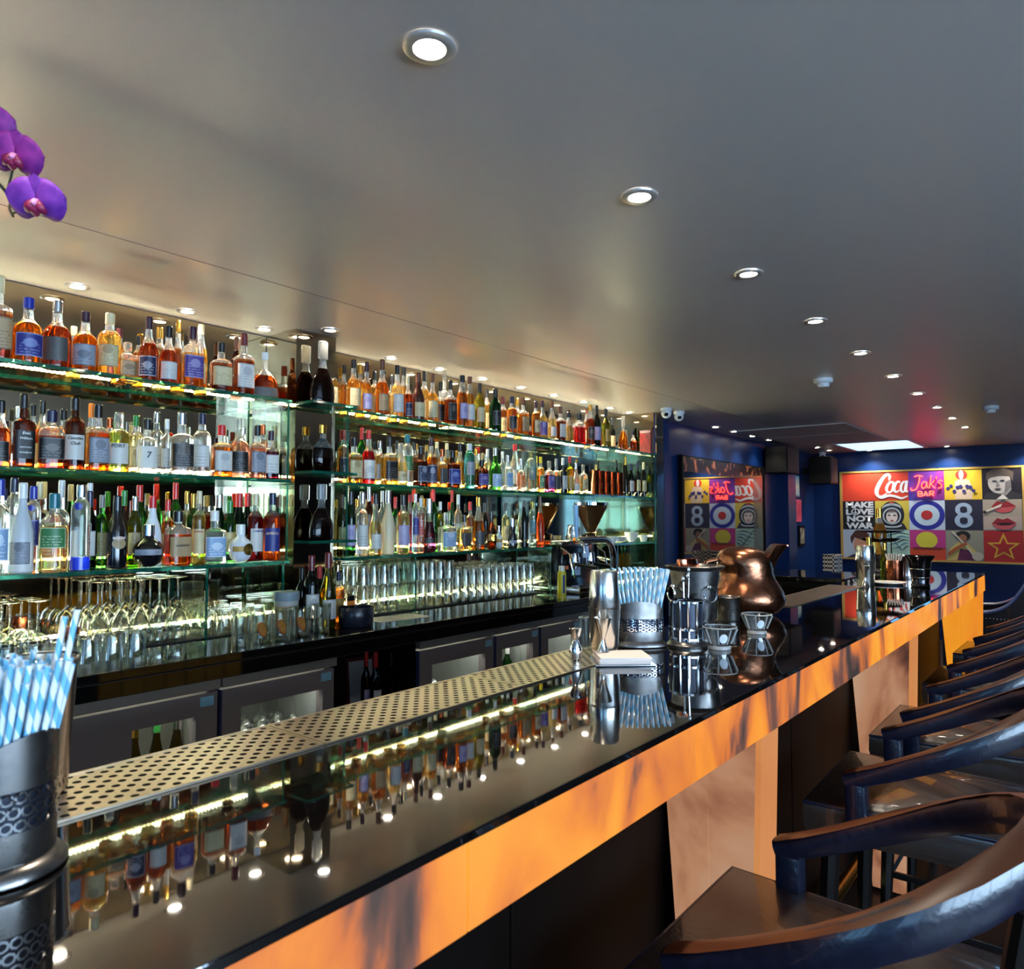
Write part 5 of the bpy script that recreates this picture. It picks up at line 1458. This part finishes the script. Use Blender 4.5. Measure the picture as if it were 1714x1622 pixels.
# ================================================================== end wall: grid painting
PX = X1 - .004
yL, yR, zT, zB = 2.57, .633, 2.05, .955
NC, NR = 5, 3; TW = (yL - yR) / NC; TH = (zT - zB) / NR
art = thing('grid_painting', 'large pop-art painting of fifteen square pictures in a gold frame', 'painting')
MB().box(PX - .02, PX, yR - .02, yL + .02, zB - .02, zT + .02).build('backing', M_blk, art)
fr = MB()
for a, b_, c, d in ((yR - .03, yL + .03, zT, zT + .022), (yR - .03, yL + .03, zB - .022, zB), (yR - .03, yR, zB, zT), (yL, yL + .03, zB, zT)): fr.box(PX - .034, PX - .0201, a, b_, c, d)
fr.build('gold_frame', mat('frame_gold', (214, 176, 96), .4, .3), art)
def art_mat(c, c2=None, e=0):
    nm = 'art_%d_%d_%d' % tuple(c)
    return mat(nm, c, .5)
cur = {}
def tile(r, c, col):
    y0 = yL - c * TW; z0 = zT - (r + 1) * TH; px = PX - .0201
    t = MB().box(px - .006, px, y0 - TW + .0008, y0 - .0008, z0 + .0008, z0 + TH - .0008).build('picture', art_mat(col), art)
    cur.update(t=t, y0=y0, z0=z0, x=px - .006, n=0)
    return t
def pl(pts, col, name='shape', lay=None):
    cur['n'] += 1; d = .0008 * (cur['n'] if lay is None else lay)
    f = lambda u, v, a: (cur['x'] - a, cur['y0'] - max(.002, min(.998, u)) * TW, cur['z0'] + max(.002, min(.998, v)) * TH)
    return MB().prism(pts, d - .0005, d, f).build(name, art_mat(col), cur['t'])
def ell(cx, cy, rx, ry, n=28, a0=0, a1=2 * PI): return [(cx + rx * math.cos(a0 + (a1 - a0) * k / n), cy + ry * math.sin(a0 + (a1 - a0) * k / n)) for k in range(n + (0 if a1 - a0 > 6.2 else 1))]
def ribbon(pts, w_, col, name='stroke', lay=None):
    """flat brush stroke along a smooth curve; w_ constant or list"""
    P = smooth(pts); n = len(P); L = []; R_ = []
    for i, (x, y) in enumerate(P):
        x0, y0 = P[max(i - 1, 0)]; x1, y1 = P[min(i + 1, n - 1)]; dx, dy = x1 - x0, (y1 - y0); l = math.hypot(dx, dy) or 1
        t = i / (n - 1); k = w_ if not isinstance(w_, (list, tuple)) else w_[min(int(t * (len(w_) - 1)), len(w_) - 2)] * (1 - (t * (len(w_) - 1)) % 1) + w_[min(int(t * (len(w_) - 1)) + 1, len(w_) - 1)] * ((t * (len(w_) - 1)) % 1)
        L.append((x - dy / l * k / 2, y + dx / l * k / 2)); R_.append((x + dy / l * k / 2, y - dx / l * k / 2))
    cur['n'] += 1; d = .0008 * (cur['n'] if lay is None else lay); b = MB()
    f = lambda u, v: (cur['x'] - d, cur['y0'] - max(.002, min(.998, u)) * TW, cur['z0'] + max(.002, min(.998, v)) * TH)
    b.v = [f(*q) for q in L] + [f(*q) for q in R_]
    for i in range(n - 1): b.face([i, i + 1, n + i + 1, n + i])
    return b.build(name, art_mat(col), cur['t'])
def smooth(pts, sub=6):
    if len(pts) < 3: return list(pts)
    out = []; q = [pts[0]] + list(pts) + [pts[-1]]
    for i in range(1, len(q) - 2):
        for s_ in range(sub):
            t = s_ / sub; r = []
            for a in range(2):
                p0, p1, p2, p3 = q[i - 1][a], q[i][a], q[i + 1][a], q[i + 2][a]
                r.append(.5 * (2 * p1 + (p2 - p0) * t + (2 * p0 - 5 * p1 + 4 * p2 - p3) * t * t + (3 * p1 - p0 - 3 * p2 + p3) * t ** 3))
            out.append(tuple(r))
    return out + [pts[-1]]
def art_text(txt, u, v, size, col, sx=1.0, bold=.03):
    cu = bpy.data.curves.new('t', 'FONT'); cu.body = txt; cu.size = 1.0; cu.align_x = 'CENTER'; cu.align_y = 'CENTER'; cu.resolution_u = 3; cu.offset = bold
    o = bpy.data.objects.new('t', cu); COL.objects.link(o)
    me = bpy.data.meshes.new_from_object(o.evaluated_get(bpy.context.evaluated_depsgraph_get())); bpy.data.objects.remove(o); bpy.data.curves.remove(cu)
    xs = [q.co.x for q in me.vertices]; ys_ = [q.co.y for q in me.vertices]; cx_ = (max(xs) + min(xs)) / 2; cy_ = (max(ys_) + min(ys_)) / 2
    cur['n'] += 1; d = .0008 * cur['n']; fx_ = sx / (max(xs) - min(xs)); fy_ = size / (max(ys_) - min(ys_))
    for q in me.vertices: q.co = (cur['x'] - d, cur['y0'] - (u + (q.co.x - cx_) * fx_) * TW, cur['z0'] + (v + (q.co.y - cy_) * fy_) * TH)
    me.name = 'lettering'
    return put('lettering', me, art_mat(col), cur['t'])
RED = (214, 66, 44); WHT = (226, 232, 240); BLK = (22, 22, 28)
tile(0, 0, RED); tile(0, 1, RED)                                   # plain red square; red square with white script
ribbon([(.44, .70), (.46, .84), (.40, .92), (.28, .82), (.14, .58), (.06, .34), (.10, .18), (.22, .16), (.36, .26)], [.04, .09, .08, .10, .13, .13, .09, .07, .03], WHT, 'script_letter')
ribbon([(.50, .66), (.42, .58), (.36, .42), (.40, .30), (.50, .32), (.56, .48), (.56, .62), (.49, .65)], [.06, .08, .09, .07, .06, .08, .08, .05], WHT, 'script_letter')
ribbon([(.76, .62), (.70, .66), (.62, .56), (.58, .40), (.64, .30), (.74, .36)], [.07, .06, .09, .09, .07, .03], WHT, 'script_letter')
ribbon([(.94, .62), (.86, .64), (.79, .50), (.79, .34), (.85, .29), (.91, .40), (.94, .58)], [.06, .06, .08, .07, .05, .05, .05], WHT, 'script_letter'); ribbon([(.965, .68), (.93, .48), (.92, .34), (.99, .30)], [.08, .09, .09, .05], WHT, 'script_letter')
ribbon([(.04, .20), (.20, .10), (.42, .18), (.64, .14), (.80, .08), (.98, .16)], [.03, .07, .09, .08, .07, .03], WHT, 'script_swash')
t_ = tile(0, 2, (108, 54, 168)); pl([(0, 0), (1, 0), (1, .42), (0, .30)], (74, 60, 170), 'lower_wash'); pl([(.62, 0), (1, 0), (1, 1), (.80, 1)], (128, 48, 150), 'side_wash')
M_neon = mat('neon_red', (40, 0, 0), .4, emit=(255, 58, 40), estr=4.5)
def neon(pts, r=.0065, name='neon_tube'):
    P = smooth(pts) if len(pts) > 2 else pts
    MB().tube([(cur['x'] - .016, cur['y0'] - u * TW, cur['z0'] + v * TH) for u, v in P], r, 6).build(name, M_neon, cur['t'])
neon([(.18, .80), (.30, .84), (.42, .80)]); neon([(.34, .82), (.30, .58), (.22, .38), (.10, .34), (.08, .42)])
neon([(.52, .60), (.44, .62), (.38, .50), (.42, .40), (.50, .46), (.53, .60), (.54, .44), (.58, .42)])
neon([(.66, .84), (.62, .60), (.60, .40)]); neon([(.62, .52), (.70, .60), (.74, .66)]); neon([(.64, .54), (.70, .46), (.76, .40)])
neon([(.80, .80), (.79, .70)]); neon([(.96, .62), (.90, .66), (.85, .60), (.92, .52), (.92, .42), (.84, .40)])
for u0 in (.30,):
    neon([(.28, .30), (.28, .14)]); neon([(.28, .30), (.37, .29), (.38, .24), (.29, .22)]); neon([(.29, .22), (.39, .21), (.39, .15), (.28, .14)])
    neon([(.44, .14), (.49, .30)]); neon([(.49, .30), (.55, .14)]); neon([(.46, .19), (.53, .19)])
    neon([(.60, .14), (.60, .30)]); neon([(.60, .30), (.70, .29), (.70, .23), (.61, .22)]); neon([(.63, .22), (.71, .14)])
tile(0, 3, (232, 198, 60))
pl([(.30, .02), (.26, .30), (.30, .62), (.44, .70), (.66, .66), (.76, .40), (.74, .02)], (226, 206, 186), 'pale_patch')
pl(ell(.46, .82, .16, .16), (206, 60, 48), 'ball'); pl(ell(.46, .82, .06, .16), WHT, 'ball_stripe')
for i in range(9): pl(ell(.10 + .085 * i, .38 + .10 * math.sin(i * 2.2), .05, .055, 10), (54, 56, 130), 'blue_spot')
tile(0, 4, (30, 26, 42))
pl([(.0, .0), (.98, .0), (.98, .14), (.72, .26), (.42, .20), (.10, .20)], (52, 52, 60), 'jacket'); pl([(.28, .22), (.60, .12), (.74, .30), (.70, .60), (.30, .60)], (150, 150, 156), 'neck')
pl(ell(.44, .54, .29, .36), (192, 192, 196), 'face'); pl([(.10, .60), (.12, .84), (.26, .97), (.60, .985), (.80, .86), (.78, .56), (.70, .72), (.44, .74), (.24, .70)], (96, 88, 86), 'hair')
pl([(.56, .20), (.74, .40), (.72, .62), (.60, .56), (.58, .36)], (120, 120, 126), 'cheek_shade'); pl(ell(.32, .58, .06, .025), (40, 40, 46), 'eye'); pl(ell(.52, .59, .06, .025), (40, 40, 46), 'eye')
pl([(.40, .58), (.46, .42), (.36, .42)], (140, 140, 146), 'nose'); pl(ell(.40, .33, .09, .025), (70, 62, 66), 'mouth'); pl([(.36, .0), (.52, .16), (.66, .0)], (230, 230, 232), 'collar')
tile(1, 0, BLK)
for i, wd in enumerate(('MAKE', 'LOVE', 'NOT', 'WAR')): art_text(wd, .53, .87 - .245 * i, .215, WHT, .86 if i != 2 else .80, .05)
pl(ell(.40, .625, .105, .125), BLK, 'sign_ground'); 
ring = ell(.40, .625, .10, .115, 24); ribbon(ring + [ring[0]], .026, WHT, 'peace_sign'); ribbon([(.40, .73), (.40, .52)], .024, WHT, 'peace_sign'); ribbon([(.40, .63), (.33, .55)], .024, WHT, 'peace_sign'); ribbon([(.40, .63), (.47, .55)], .024, WHT, 'peace_sign')
tile(1, 1, (204, 188, 76))
pl([(.10, .0), (.94, .0), (.84, .22), (.18, .22)], (40, 42, 52), 'suit'); pl(ell(.50, .52, .36, .46), (26, 30, 42), 'helmet'); pl(ell(.50, .74, .28, .17), (170, 186, 196), 'helmet_shine'); pl(ell(.50, .66, .30, .17), (40, 46, 60), 'visor_edge')
pl(ell(.50, .47, .27, .29), (190, 204, 214), 'visor_rim'); pl(ell(.50, .47, .23, .25), (34, 38, 50), 'opening'); pl(ell(.50, .45, .17, .23), (222, 212, 208), 'face')
pl(ell(.42, .50, .045, .022), BLK, 'eye'); pl(ell(.58, .50, .045, .022), BLK, 'eye'); pl(ell(.50, .32, .05, .022), (190, 80, 80), 'mouth'); pl([(.32, .60), (.50, .68), (.68, .60), (.5, .63)], (80, 60, 60), 'fringe'); pl(ell(.50, .93, .07, .025), (190, 70, 60), 'crest')
ribbon([(.22, .16), (.36, .10), (.64, .10), (.78, .16)], .05, (190, 204, 214), 'collar_ring')
tile(1, 2, (196, 214, 238)); pl(ell(.5, .5, .495, .495, 40), (44, 48, 160), 'blue_ring'); pl(ell(.5, .5, .355, .355, 36), (190, 216, 240), 'pale_ring'); pl(ell(.5, .5, .16, .16), (184, 50, 54), 'red_centre')
tile(1, 3, (40, 40, 66)); pl(ell(.5, .68, .225, .22), (166, 192, 224), 'numeral'); pl(ell(.5, .32, .245, .24), (166, 192, 224), 'numeral'); pl([(.41, .62), (.46, .58), (.54, .58), (.59, .62), (.59, .74), (.54, .78), (.46, .78), (.41, .74)], (40, 40, 66), 'numeral_hole'); pl([(.40, .26), (.45, .21), (.55, .21), (.60, .26), (.60, .38), (.55, .42), (.45, .42), (.40, .38)], (40, 40, 66), 'numeral_hole')
tile(1, 4, (176, 168, 158)); pl([(.02, .02), (.98, .02), (.98, .46), (.02, .44)], (190, 176, 170), 'lower_half')
for z_ in (.74, .20):
    pl([(.22, z_ + .02), (.36, z_ + .20), (.50, z_ + .15), (.62, z_ + .20), (.84, z_ + .04), (.62, z_ + .0), (.4, z_ + .0)], (150, 40, 52), 'upper_lip'); pl([(.22, z_ + .02), (.40, z_ - .0), (.66, z_ - .0), (.84, z_ + .04), (.70, z_ - .14), (.50, z_ - .18), (.34, z_ - .12)], (204, 92, 100), 'lower_lip')
pl([(.30, .22), (.45, .17), (.66, .18), (.78, .23), (.56, .26)], (50, 20, 30), 'open_mouth'); pl([(.02, .56), (.06, .64), (.50, .86), (.46, .76)], (226, 222, 214), 'cigarette'); pl(ell(.05, .59, .045, .05), (50, 40, 40), 'cigarette_tip')
tile(2, 0, (190, 206, 226)); pl(ell(.54, .44, .22, .36), (206, 150, 120), 'face'); pl([(.26, .48), (.22, .72), (.36, .94), (.60, .98), (.80, .84), (.82, .56), (.72, .72), (.5, .66), (.36, .72)], (76, 44, 34), 'hair'); pl([(.1, .0), (.9, .0), (.8, .12), (.3, .12)], (60, 52, 80), 'shoulders')
tile(2, 1, (178, 214, 202))
for i in range(5): ribbon([(.08 + .10 * i, .86 - .13 * i), (.30 + .1 * i, .92 - .13 * i), (.44 + .08 * i, .82 - .13 * i), (.70 + .05 * i, .90 - .12 * i), (.97, .84 - .1 * i)], [.01, .04, .02, .045, .01], (70, 120, 150) if i % 2 else (40, 70, 90), 'wave_line')
tile(2, 2, (204, 78, 50)); pl([(.002, .40), (.998, .40), (.998, .998), (.002, .998)], (190, 60, 140), 'upper_sky'); pl(ell(.48, .66, .30, .28), (214, 208, 70), 'sun'); pl([(.1, .38), (.9, .38), (.9, .42), (.1, .42)], (120, 50, 60), 'horizon')
tile(2, 3, (150, 152, 140)); pl([(.04, .02), (.12, .40), (.34, .62), (.56, .60), (.78, .34), (.90, .02)], (206, 186, 110), 'jacket'); pl([(.30, .02), (.38, .40), (.60, .36), (.78, .02)], (96, 36, 80), 'shirt')
pl(ell(.46, .82, .20, .16), (28, 24, 26), 'hair'); pl(ell(.46, .74, .11, .13), (150, 104, 82), 'face'); ribbon([(.18, .96), (.52, .52), (.82, .08)], .05, (210, 204, 190), 'guitar_neck'); pl(ell(.84, .16, .15, .14), (198, 192, 180), 'guitar_body'); ribbon([(.06, .2), (.3, .42), (.56, .58)], .09, (176, 90, 60), 'arm')
tile(2, 4, (176, 42, 46))
S5 = [(.5 + (.44 if k % 2 == 0 else .19) * math.sin(k * PI / 5), .47 + (.46 if k % 2 == 0 else .19) * math.cos(k * PI / 5)) for k in range(10)]
S6 = [(.5 + (u - .5) * .70, .47 + (v - .47) * .70) for u, v in S5]
pl(S5, (222, 178, 66), 'star'); pl(S6, (176, 42, 46), 'star_centre')
# small inscription line under the painting is a slim picture rail
MB().box(PX - .012, PX, 1.0, 1.9, zB - .052, zB - .044).build('picture_rail', mat('rail_dark', (90, 96, 110), .3, .6), art)

# ------------------------------------------------------------------ glazed mirror picture on the left wall
mp = thing('mirror_picture', 'dark-framed mirror picture on the navy wall reflecting the grid painting', 'mirror')
ym = WALL_L - .004; ax, bx = 6.12, 8.2; z0, z1 = .75, 2.04
MB().box(ax, bx, ym - .022, ym, z0, z1).build('backing', M_blk, mp)
MB().box(ax + .03, bx - .32, ym - .028, ym - .0225, z0 + .03, z1 - .15).build('glass', mat('smoked_mirror', (150, 144, 144), .02, 1.0), mp)
M_coll = mat('photo_collage', (26, 18, 18), .25, noise=(196, 120, 84), nscale=9, coat=.5); nt = M_coll.node_tree
for n in nt.nodes:
    if n.type == 'VALTORGB': n.color_ramp.elements[0].position = .52; n.color_ramp.elements[1].position = .72
MB().box(ax + .03, bx - .03, ym - .028, ym - .0225, z1 - .149, z1 - .012).build('photo_strip', M_coll, mp)
MB().box(bx - .319, bx - .03, ym - .028, ym - .0225, z0 + .03, z1 - .15).build('photo_strip', mat('dark_collage', (20, 18, 24), .25, noise=(70, 60, 60), nscale=11, coat=.5), mp)
b = MB()
for q in ((ax - .03, ax, z0 - .03, z1 + .0), (bx, bx + .02, z0 - .03, z1), (ax - .03, bx + .02, z0 - .06, z0 - .03)): b.box(q[0], q[1], ym - .04, ym, q[2], q[3])
b.build('frame', M_blk, mp)
# ------------------------------------------------------------------ loudspeakers, prints, cameras, detectors
def speaker(x, y, z, sx, sy, sz, label):
    o = thing('loudspeaker', label, 'loudspeaker', (x, y, z)); MB().bbox(-sx / 2, sx / 2, -sy / 2, sy / 2, 0, sz, .008).build('cabinet', M_blk, o)
    MB().bbox(-sx / 2 + .02, sx / 2 - .02, -sy / 2 - .006, -sy / 2 - .0003, .02, sz - .02, .002).build('grille', mat('grille', (22, 22, 24), .7), o)
    MB().box(-.03, .03, sy / 2, WALL_L - y - .002, sz * .4, sz * .6).build('bracket', M_blk, o)
speaker(8.40, 2.76, 1.97, .44, .24, .30, 'black loudspeaker high on the wall left of the pilaster')
speaker(9.72, 2.68, 1.90, .34, .26, .34, 'black loudspeaker in the far left corner')
yw = WALL_L - .003
for k, (x, w_, za, zb, c, c2, lb) in enumerate(((9.18, .16, 1.86, 2.12, (196, 50, 46), (230, 220, 210), 'narrow red and white print past the pilaster, topmost'), (9.42, .24, 1.74, 2.0, (110, 170, 196), (226, 210, 180), 'blue and cream print past the pilaster'),
        (9.47, .26, 1.42, 1.70, (226, 92, 130), (200, 60, 60), 'pink print past the pilaster, under the blue one'), (9.20, .14, 1.50, 1.68, (150, 190, 210), (200, 200, 200), 'small pale blue print next to the pink one'))):
    o = thing('framed_print', lb, 'picture', (x, yw, (za + zb) / 2)); h = (zb - za) / 2
    MB().box(-w_ / 2, w_ / 2, -.015, 0, -h, h).build('frame', mat('print_frame_%d' % k, c, .5), o); MB().box(-w_ / 2 + .02, w_ / 2 - .02, -.017, -.0152, -h + .02, h - .02).build('print', mat('print_%d' % k, c, .5, noise=c2, nscale=14), o)
o = thing('framed_print', 'small black framed photo low past the pilaster', 'picture', (9.60, yw, 1.24)); MB().box(-.11, .11, -.02, 0, -.13, .13).build('frame', M_blk, o); MB().box(-.08, .08, -.022, -.0202, -.10, .10).build('print', mat('small_photo', (30, 30, 34), .4, noise=(190, 180, 160), nscale=16), o)
def dome(x, y, z, label, rz=0.0):
    o = thing('security_camera', label, 'camera', (x, y, z), rz)
    MB().lathe([(.0001, 0), (.045, 0), (.045, -.02), (.042, -.024), (.0001, -.024)], 22, close=False).build('base', M_white, o, 40)
    MB().lathe([(.036, -.0245), (.040, -.04), (.034, -.062), (.018, -.076), (.0001, -.08)], 22, close=False).build('ball', M_white, o, 60)
    b = MB().lathe([(.0001, .012), (.012, .010), (.017, 0), (.017, -.012), (.0001, -.012)], 16, close=False); b.v = [(x * .9 - .018, -z - .028, y * .9 - .052) for x, y, z in b.v]; b.build('lens', M_blk, o, 60)
dome(5.20, 2.60, CEIL - .0005, 'white dome security camera, left of the pair on the end pillar', -.5); dome(5.42, 2.60, CEIL - .0005, 'white dome security camera, right of the pair on the end pillar', -.3); dome(9.95, 2.75, CEIL - .0005, 'white dome security camera near the far left corner', -.6)
def smoke(px, py, label):
    p, t = at(px, py, 2, CEIL); o = thing('smoke_detector', label, 'smoke detector', (p.x, p.y, CEIL - .0005))
    MB().lathe([(.0001, 0), (.055, 0), (.055, -.02), (.048, -.028), (.0001, -.028)], 24, close=False).build('base', M_white, o, 40); MB().lathe([(.034, -.0285), (.036, -.042), (.03, -.052), (.0001, -.054)], 24, close=False).build('sensor', M_white, o, 40)
smoke(1378, 634, 'white smoke detector left of the downlight row'); smoke(1658, 680, 'white smoke detector right of the downlight row, farther away')
# ------------------------------------------------------------------ furniture beyond the bar
o = thing('black_cabinet', 'low black cabinet behind the far end of the bar', 'cabinet', (6.55, 2.05, 0))
MB().bbox(-.4, .4, -.48, .48, .05, .95, .006).build('body', M_blk, o); MB().bbox(-.42, .42, -.50, .50, .951, .985, .005).build('top', M_gran, o); MB().box(-.38, .38, -.46, .46, 0, .049).build('plinth', M_blk, o)
for k in range(2): MB().bbox(-.412, -.401, -.46 + .47 * k, -.02 + .47 * k, .10, .90, .003).build('door', M_wood, o)
def check_mat():
    m = mat('houndstooth', (230, 230, 228), .7); nt = m.node_tree; ck = nt.nodes.new('ShaderNodeTexChecker'); ck.inputs['Scale'].default_value = 46
    ck.inputs[1].default_value = lin((232, 232, 230)); ck.inputs[2].default_value = lin((24, 24, 28)); tc = nt.nodes.new('ShaderNodeTexCoord'); nt.links.new(tc.outputs['Object'], ck.inputs[0]); nt.links.new(ck.outputs[0], nt.nodes['Principled BSDF'].inputs['Base Color']); return m
o = thing('patterned_chair', 'chair with a black and white checked curved back', 'chair', (8.15, 2.34, 0), .5)
b = MB(); n = 10
for off in (0, .035):
    for zz in (.60, 1.06):
        for k in range(n): a = PI * .15 + PI * .7 * k / (n - 1); b.v.append(((.24 - off) * math.cos(a), -(.24 - off) * math.sin(a) - .02, zz + (.02 * math.sin(a) if zz > 1 else 0)))
for k in range(n - 1):
    for a, c in ((0, n), (2 * n, 3 * n)): b.face([a + k, a + k + 1, c + k + 1, c + k])
    b.face([n + k, n + k + 1, 3 * n + k + 1, 3 * n + k]); b.face([k, k + 1, 2 * n + k + 1, 2 * n + k])
b.face([0, n, 3 * n, 2 * n]); b.face([n - 1, 2 * n - 1, 4 * n - 1, 3 * n - 1])
b.build('backrest', check_mat(), o, 50); MB().lathe([(.0001, .42), (.24, .42), (.25, .45), (.24, .50), (.0001, .51)], 24, close=False).build('seat', MATS['houndstooth'], o, 50)
for sx in (-1, 1):
    for sy in (-1, 1): MB().tube([(sx * .16, sy * .16, .42), (sx * .19, sy * .19, 0)], [.018, .012], 8).build('leg', M_leg, o)
# high-backed armchair past the end of the bar
o = thing('armchair', 'dark armchair with swept blue-piped arms past the end of the bar', 'armchair', (6.72, .30, 0))
prof = [(.62, .05), (.62, .76), (.42, .76), (.30, .775), (.20, .83), (.12, .94), (.06, 1.05), (.0, 1.10), (-.14, 1.10), (-.18, .9), (-.20, .05)]
M_arm = mat('armchair_leather', (16, 15, 20), .35, bump=.1, nscale=60, coat=.2); M_pip = mat('armchair_piping', (70, 82, 128), .3, coat=.4)
for xa in (-.36, .28):
    s_ = MB().prism(prof, xa, xa + .08, lambda u, v, a: (a, u, v)).build('arm_panel', M_arm, o)
    for e in (xa + .004, xa + .076): MB().tube([(e, u, v + .006) for u, v in smooth(prof[1:9], 4)], .011, 8).build('piping', M_pip, o, 60)
MB().bbox(-.279, .279, -.10, .62, .30, .46, .03).build('seat_cushion', M_arm, o, 40); MB().bbox(-.279, .279, -.20, -.06, .10, 1.10, .03).build('backrest', M_arm, o, 40); MB().bbox(-.279, .279, -.05, .60, .08, .295, .01).build('base', M_arm, o)
nail = MB().lathe([(.006, 0), (.004, .003), (.0001, .004)], 8, close=False).mesh('nail', 60)
for k in range(26):
    q = put('nail', nail, M_steel, o, (-.3605, .60 - .022 * k, .73 if k < 15 else .73 + .0)); q.rotation_euler = (0, -PI / 2, 0)
for sx in (-.3, .3):
    for sy in (-.15, .56): MB().tube([(sx, sy, .07), (sx, sy, 0)], [.025, .018], 8).build('foot', M_leg, o)
# ================================================================== orchid at the upper left
M_pet = mat('orchid_petal', (134, 62, 164), .55, noise=(92, 34, 132), nscale=45, spec=.25)
M_pet2 = mat('orchid_petal_pink', (156, 48, 136), .55, noise=(98, 24, 108), nscale=45, spec=.3)
M_lip = mat('orchid_lip', (120, 16, 60), .45); M_col = mat('orchid_column', (214, 130, 170), .5); M_stem = mat('orchid_stem', (40, 44, 24), .5); M_leafm = mat('orchid_leaf', (34, 74, 34), .35)
pot = thing('potted_orchid', 'purple moth orchid arching in from the left edge', 'plant', (-.02, .99, ZB if False else BAR_Z + .0005))
MB().lathe([(.0001, 0), (.05, 0), (.055, .006), (.07, .12), (.074, .126), (.068, .126), (.05, .01), (.0001, .008)], 28, close=False).build('pot', mat('orchid_pot', (206, 206, 210), .3), pot, 50)
MB().lathe([(.0001, .108), (.066, .110)], 24, close=False).build('soil', mat('bark', (60, 42, 30), .9), pot)
def petal(L, W, m, name, parent, rot, cup=.18, tilt=0.25, base=0.0):
    """petal lying from the flower centre along +X of its own frame, face along +Z"""
    b = MB(); nu, nv = 9, 7
    for i in range(nu):
        t = i / (nu - 1); w_ = W * (math.sin(PI * min(1, (.06 + t * .94)) ** .8) ** .62) * (1 if t < .98 else .25)
        for j in range(nv):
            s_ = -1 + 2 * j / (nv - 1); x = base + L * t; y = s_ * w_ / 2
            z = tilt * L * t * (1 - t) * 1.2 - cup * (s_ * s_) * w_ * .5 + .012 * math.sin(5 * t + 3 * s_) * W
            b.v.append((x, y, z))
    for i in range(nu - 1):
        for j in range(nv - 1): b.face([i * nv + j, i * nv + j + 1, (i + 1) * nv + j + 1, (i + 1) * nv + j])
    me = b.mesh(name, 80); R_ = Matrix.Rotation(rot, 4, 'Z')
    me.transform(R_)
    o = put(name, me, m, parent); md = o.modifiers.new('s', 'SOLIDIFY'); md.thickness = .0012
    return o
def flower(px, py, dist, s_, mp_, yaw, pit, roll):
    p = Vector((0, 0, CAMZ)) + ray(px, py) * dist
    f = empty('blossom'); f.parent = pot
    d = -ray(px, py).normalized()
    q = d.to_track_quat('Z', 'Y') @ Matrix.Rotation(yaw, 3, 'Y').to_quaternion() @ Matrix.Rotation(pit, 3, 'X').to_quaternion() @ Matrix.Rotation(roll, 3, 'Z').to_quaternion()
    f.location = p - pot.location; f.rotation_mode = 'QUATERNION'; f.rotation_quaternion = q
    for a, L, W, nm, z in ((PI / 2, .036, .030, 'sepal', -.003), (PI * 1.17, .034, .028, 'sepal', -.003), (PI * 1.83, .034, .028, 'sepal', -.003), (.22, .040, .056, 'petal', 0), (PI - .22, .040, .056, 'petal', 0)):
        o = petal(L * s_, W * s_, mp_, nm, f, a); o.location.z = z
    b = MB().lathe([(.0001, -.004), (.0045, 0), (.0055, .006), (.004, .011), (.0001, .013)], 12, close=False); b.build('column', M_col, f, 60)
    for a in (-PI / 2, -PI / 2 - .8, -PI / 2 + .8): o = petal(.018 * s_, .014 * s_, M_lip, 'lip', f, a, .5, 1.0); o.location.z = .006
    return p
p1 = flower(62, 338, 1.0, 1.02, M_pet, -.45, .2, .1)
p2 = flower(26, 262, 1.02, 1.0, M_pet2, -.5, .1, .0)
p3 = flower(-22, 214, 1.04, 1.0, M_pet2, -.3, .0, .3)
base = Vector((-.02, .99, BAR_Z + .11))
def on(px, py, d): return Vector((0, 0, CAMZ)) + ray(px, py) * d
arch = [base, base + Vector((.0, .02, .35)), base + Vector((.03, .04, .62)), on(-190, 90, 1.06), on(-110, 190, 1.06), on(-40, 268, 1.06), on(2, 312, 1.05), on(18, 334, 1.04), on(16, 348, 1.03), on(22, 362, 1.02)]
AP = []
q = [arch[0]] + arch + [arch[-1]]
for i in range(1, len(q) - 2):
    for s_ in range(5):
        t = s_ / 5; AP.append(.5 * (2 * q[i] + (q[i + 1] - q[i - 1]) * t + (2 * q[i - 1] - 5 * q[i] + 4 * q[i + 1] - q[i + 2]) * t * t + (3 * q[i] - q[i - 1] - 3 * q[i + 1] + q[i + 2]) * t ** 3))
AP.append(arch[-1])
MB().tube([v - pot.location for v in AP], [.0032 - .0014 * i / len(AP) for i in range(len(AP))], 8).build('stem', M_stem, pot, 60)
for p_, k in ((p1, -3), (p2, -14), (p3, -20)):
    MB().tube([AP[k] - pot.location, (AP[k] * .5 + p_ * .5) - pot.location + Vector((0, 0, -.004)), p_ - pot.location + (p_ - Vector((0, 0, CAMZ))).normalized() * .008], .0016, 6).build('flower_stalk', M_stem, pot, 60)
for a, L in ((.3, .22), (2.4, .20), (4.2, .20)):
    b = MB(); 
    for i in range(8):
        t = i / 7; w_ = .03 * math.sin(PI * (.08 + .92 * t)) ** .6
        for j in (-1, 0, 1): b.v.append((L * t * math.cos(a) - j * w_ * math.sin(a), L * t * math.sin(a) + j * w_ * math.cos(a), .11 + .10 * math.sin(t * 2.4) - (.006 if j == 0 else 0)))
    for i in range(7):
        for j in range(2): b.face([i * 3 + j, i * 3 + j + 1, (i + 1) * 3 + j + 1, (i + 1) * 3 + j])
    o = b.build('leaf', M_leafm, pot, 60); md = o.modifiers.new('s', 'SOLIDIFY'); md.thickness = .003
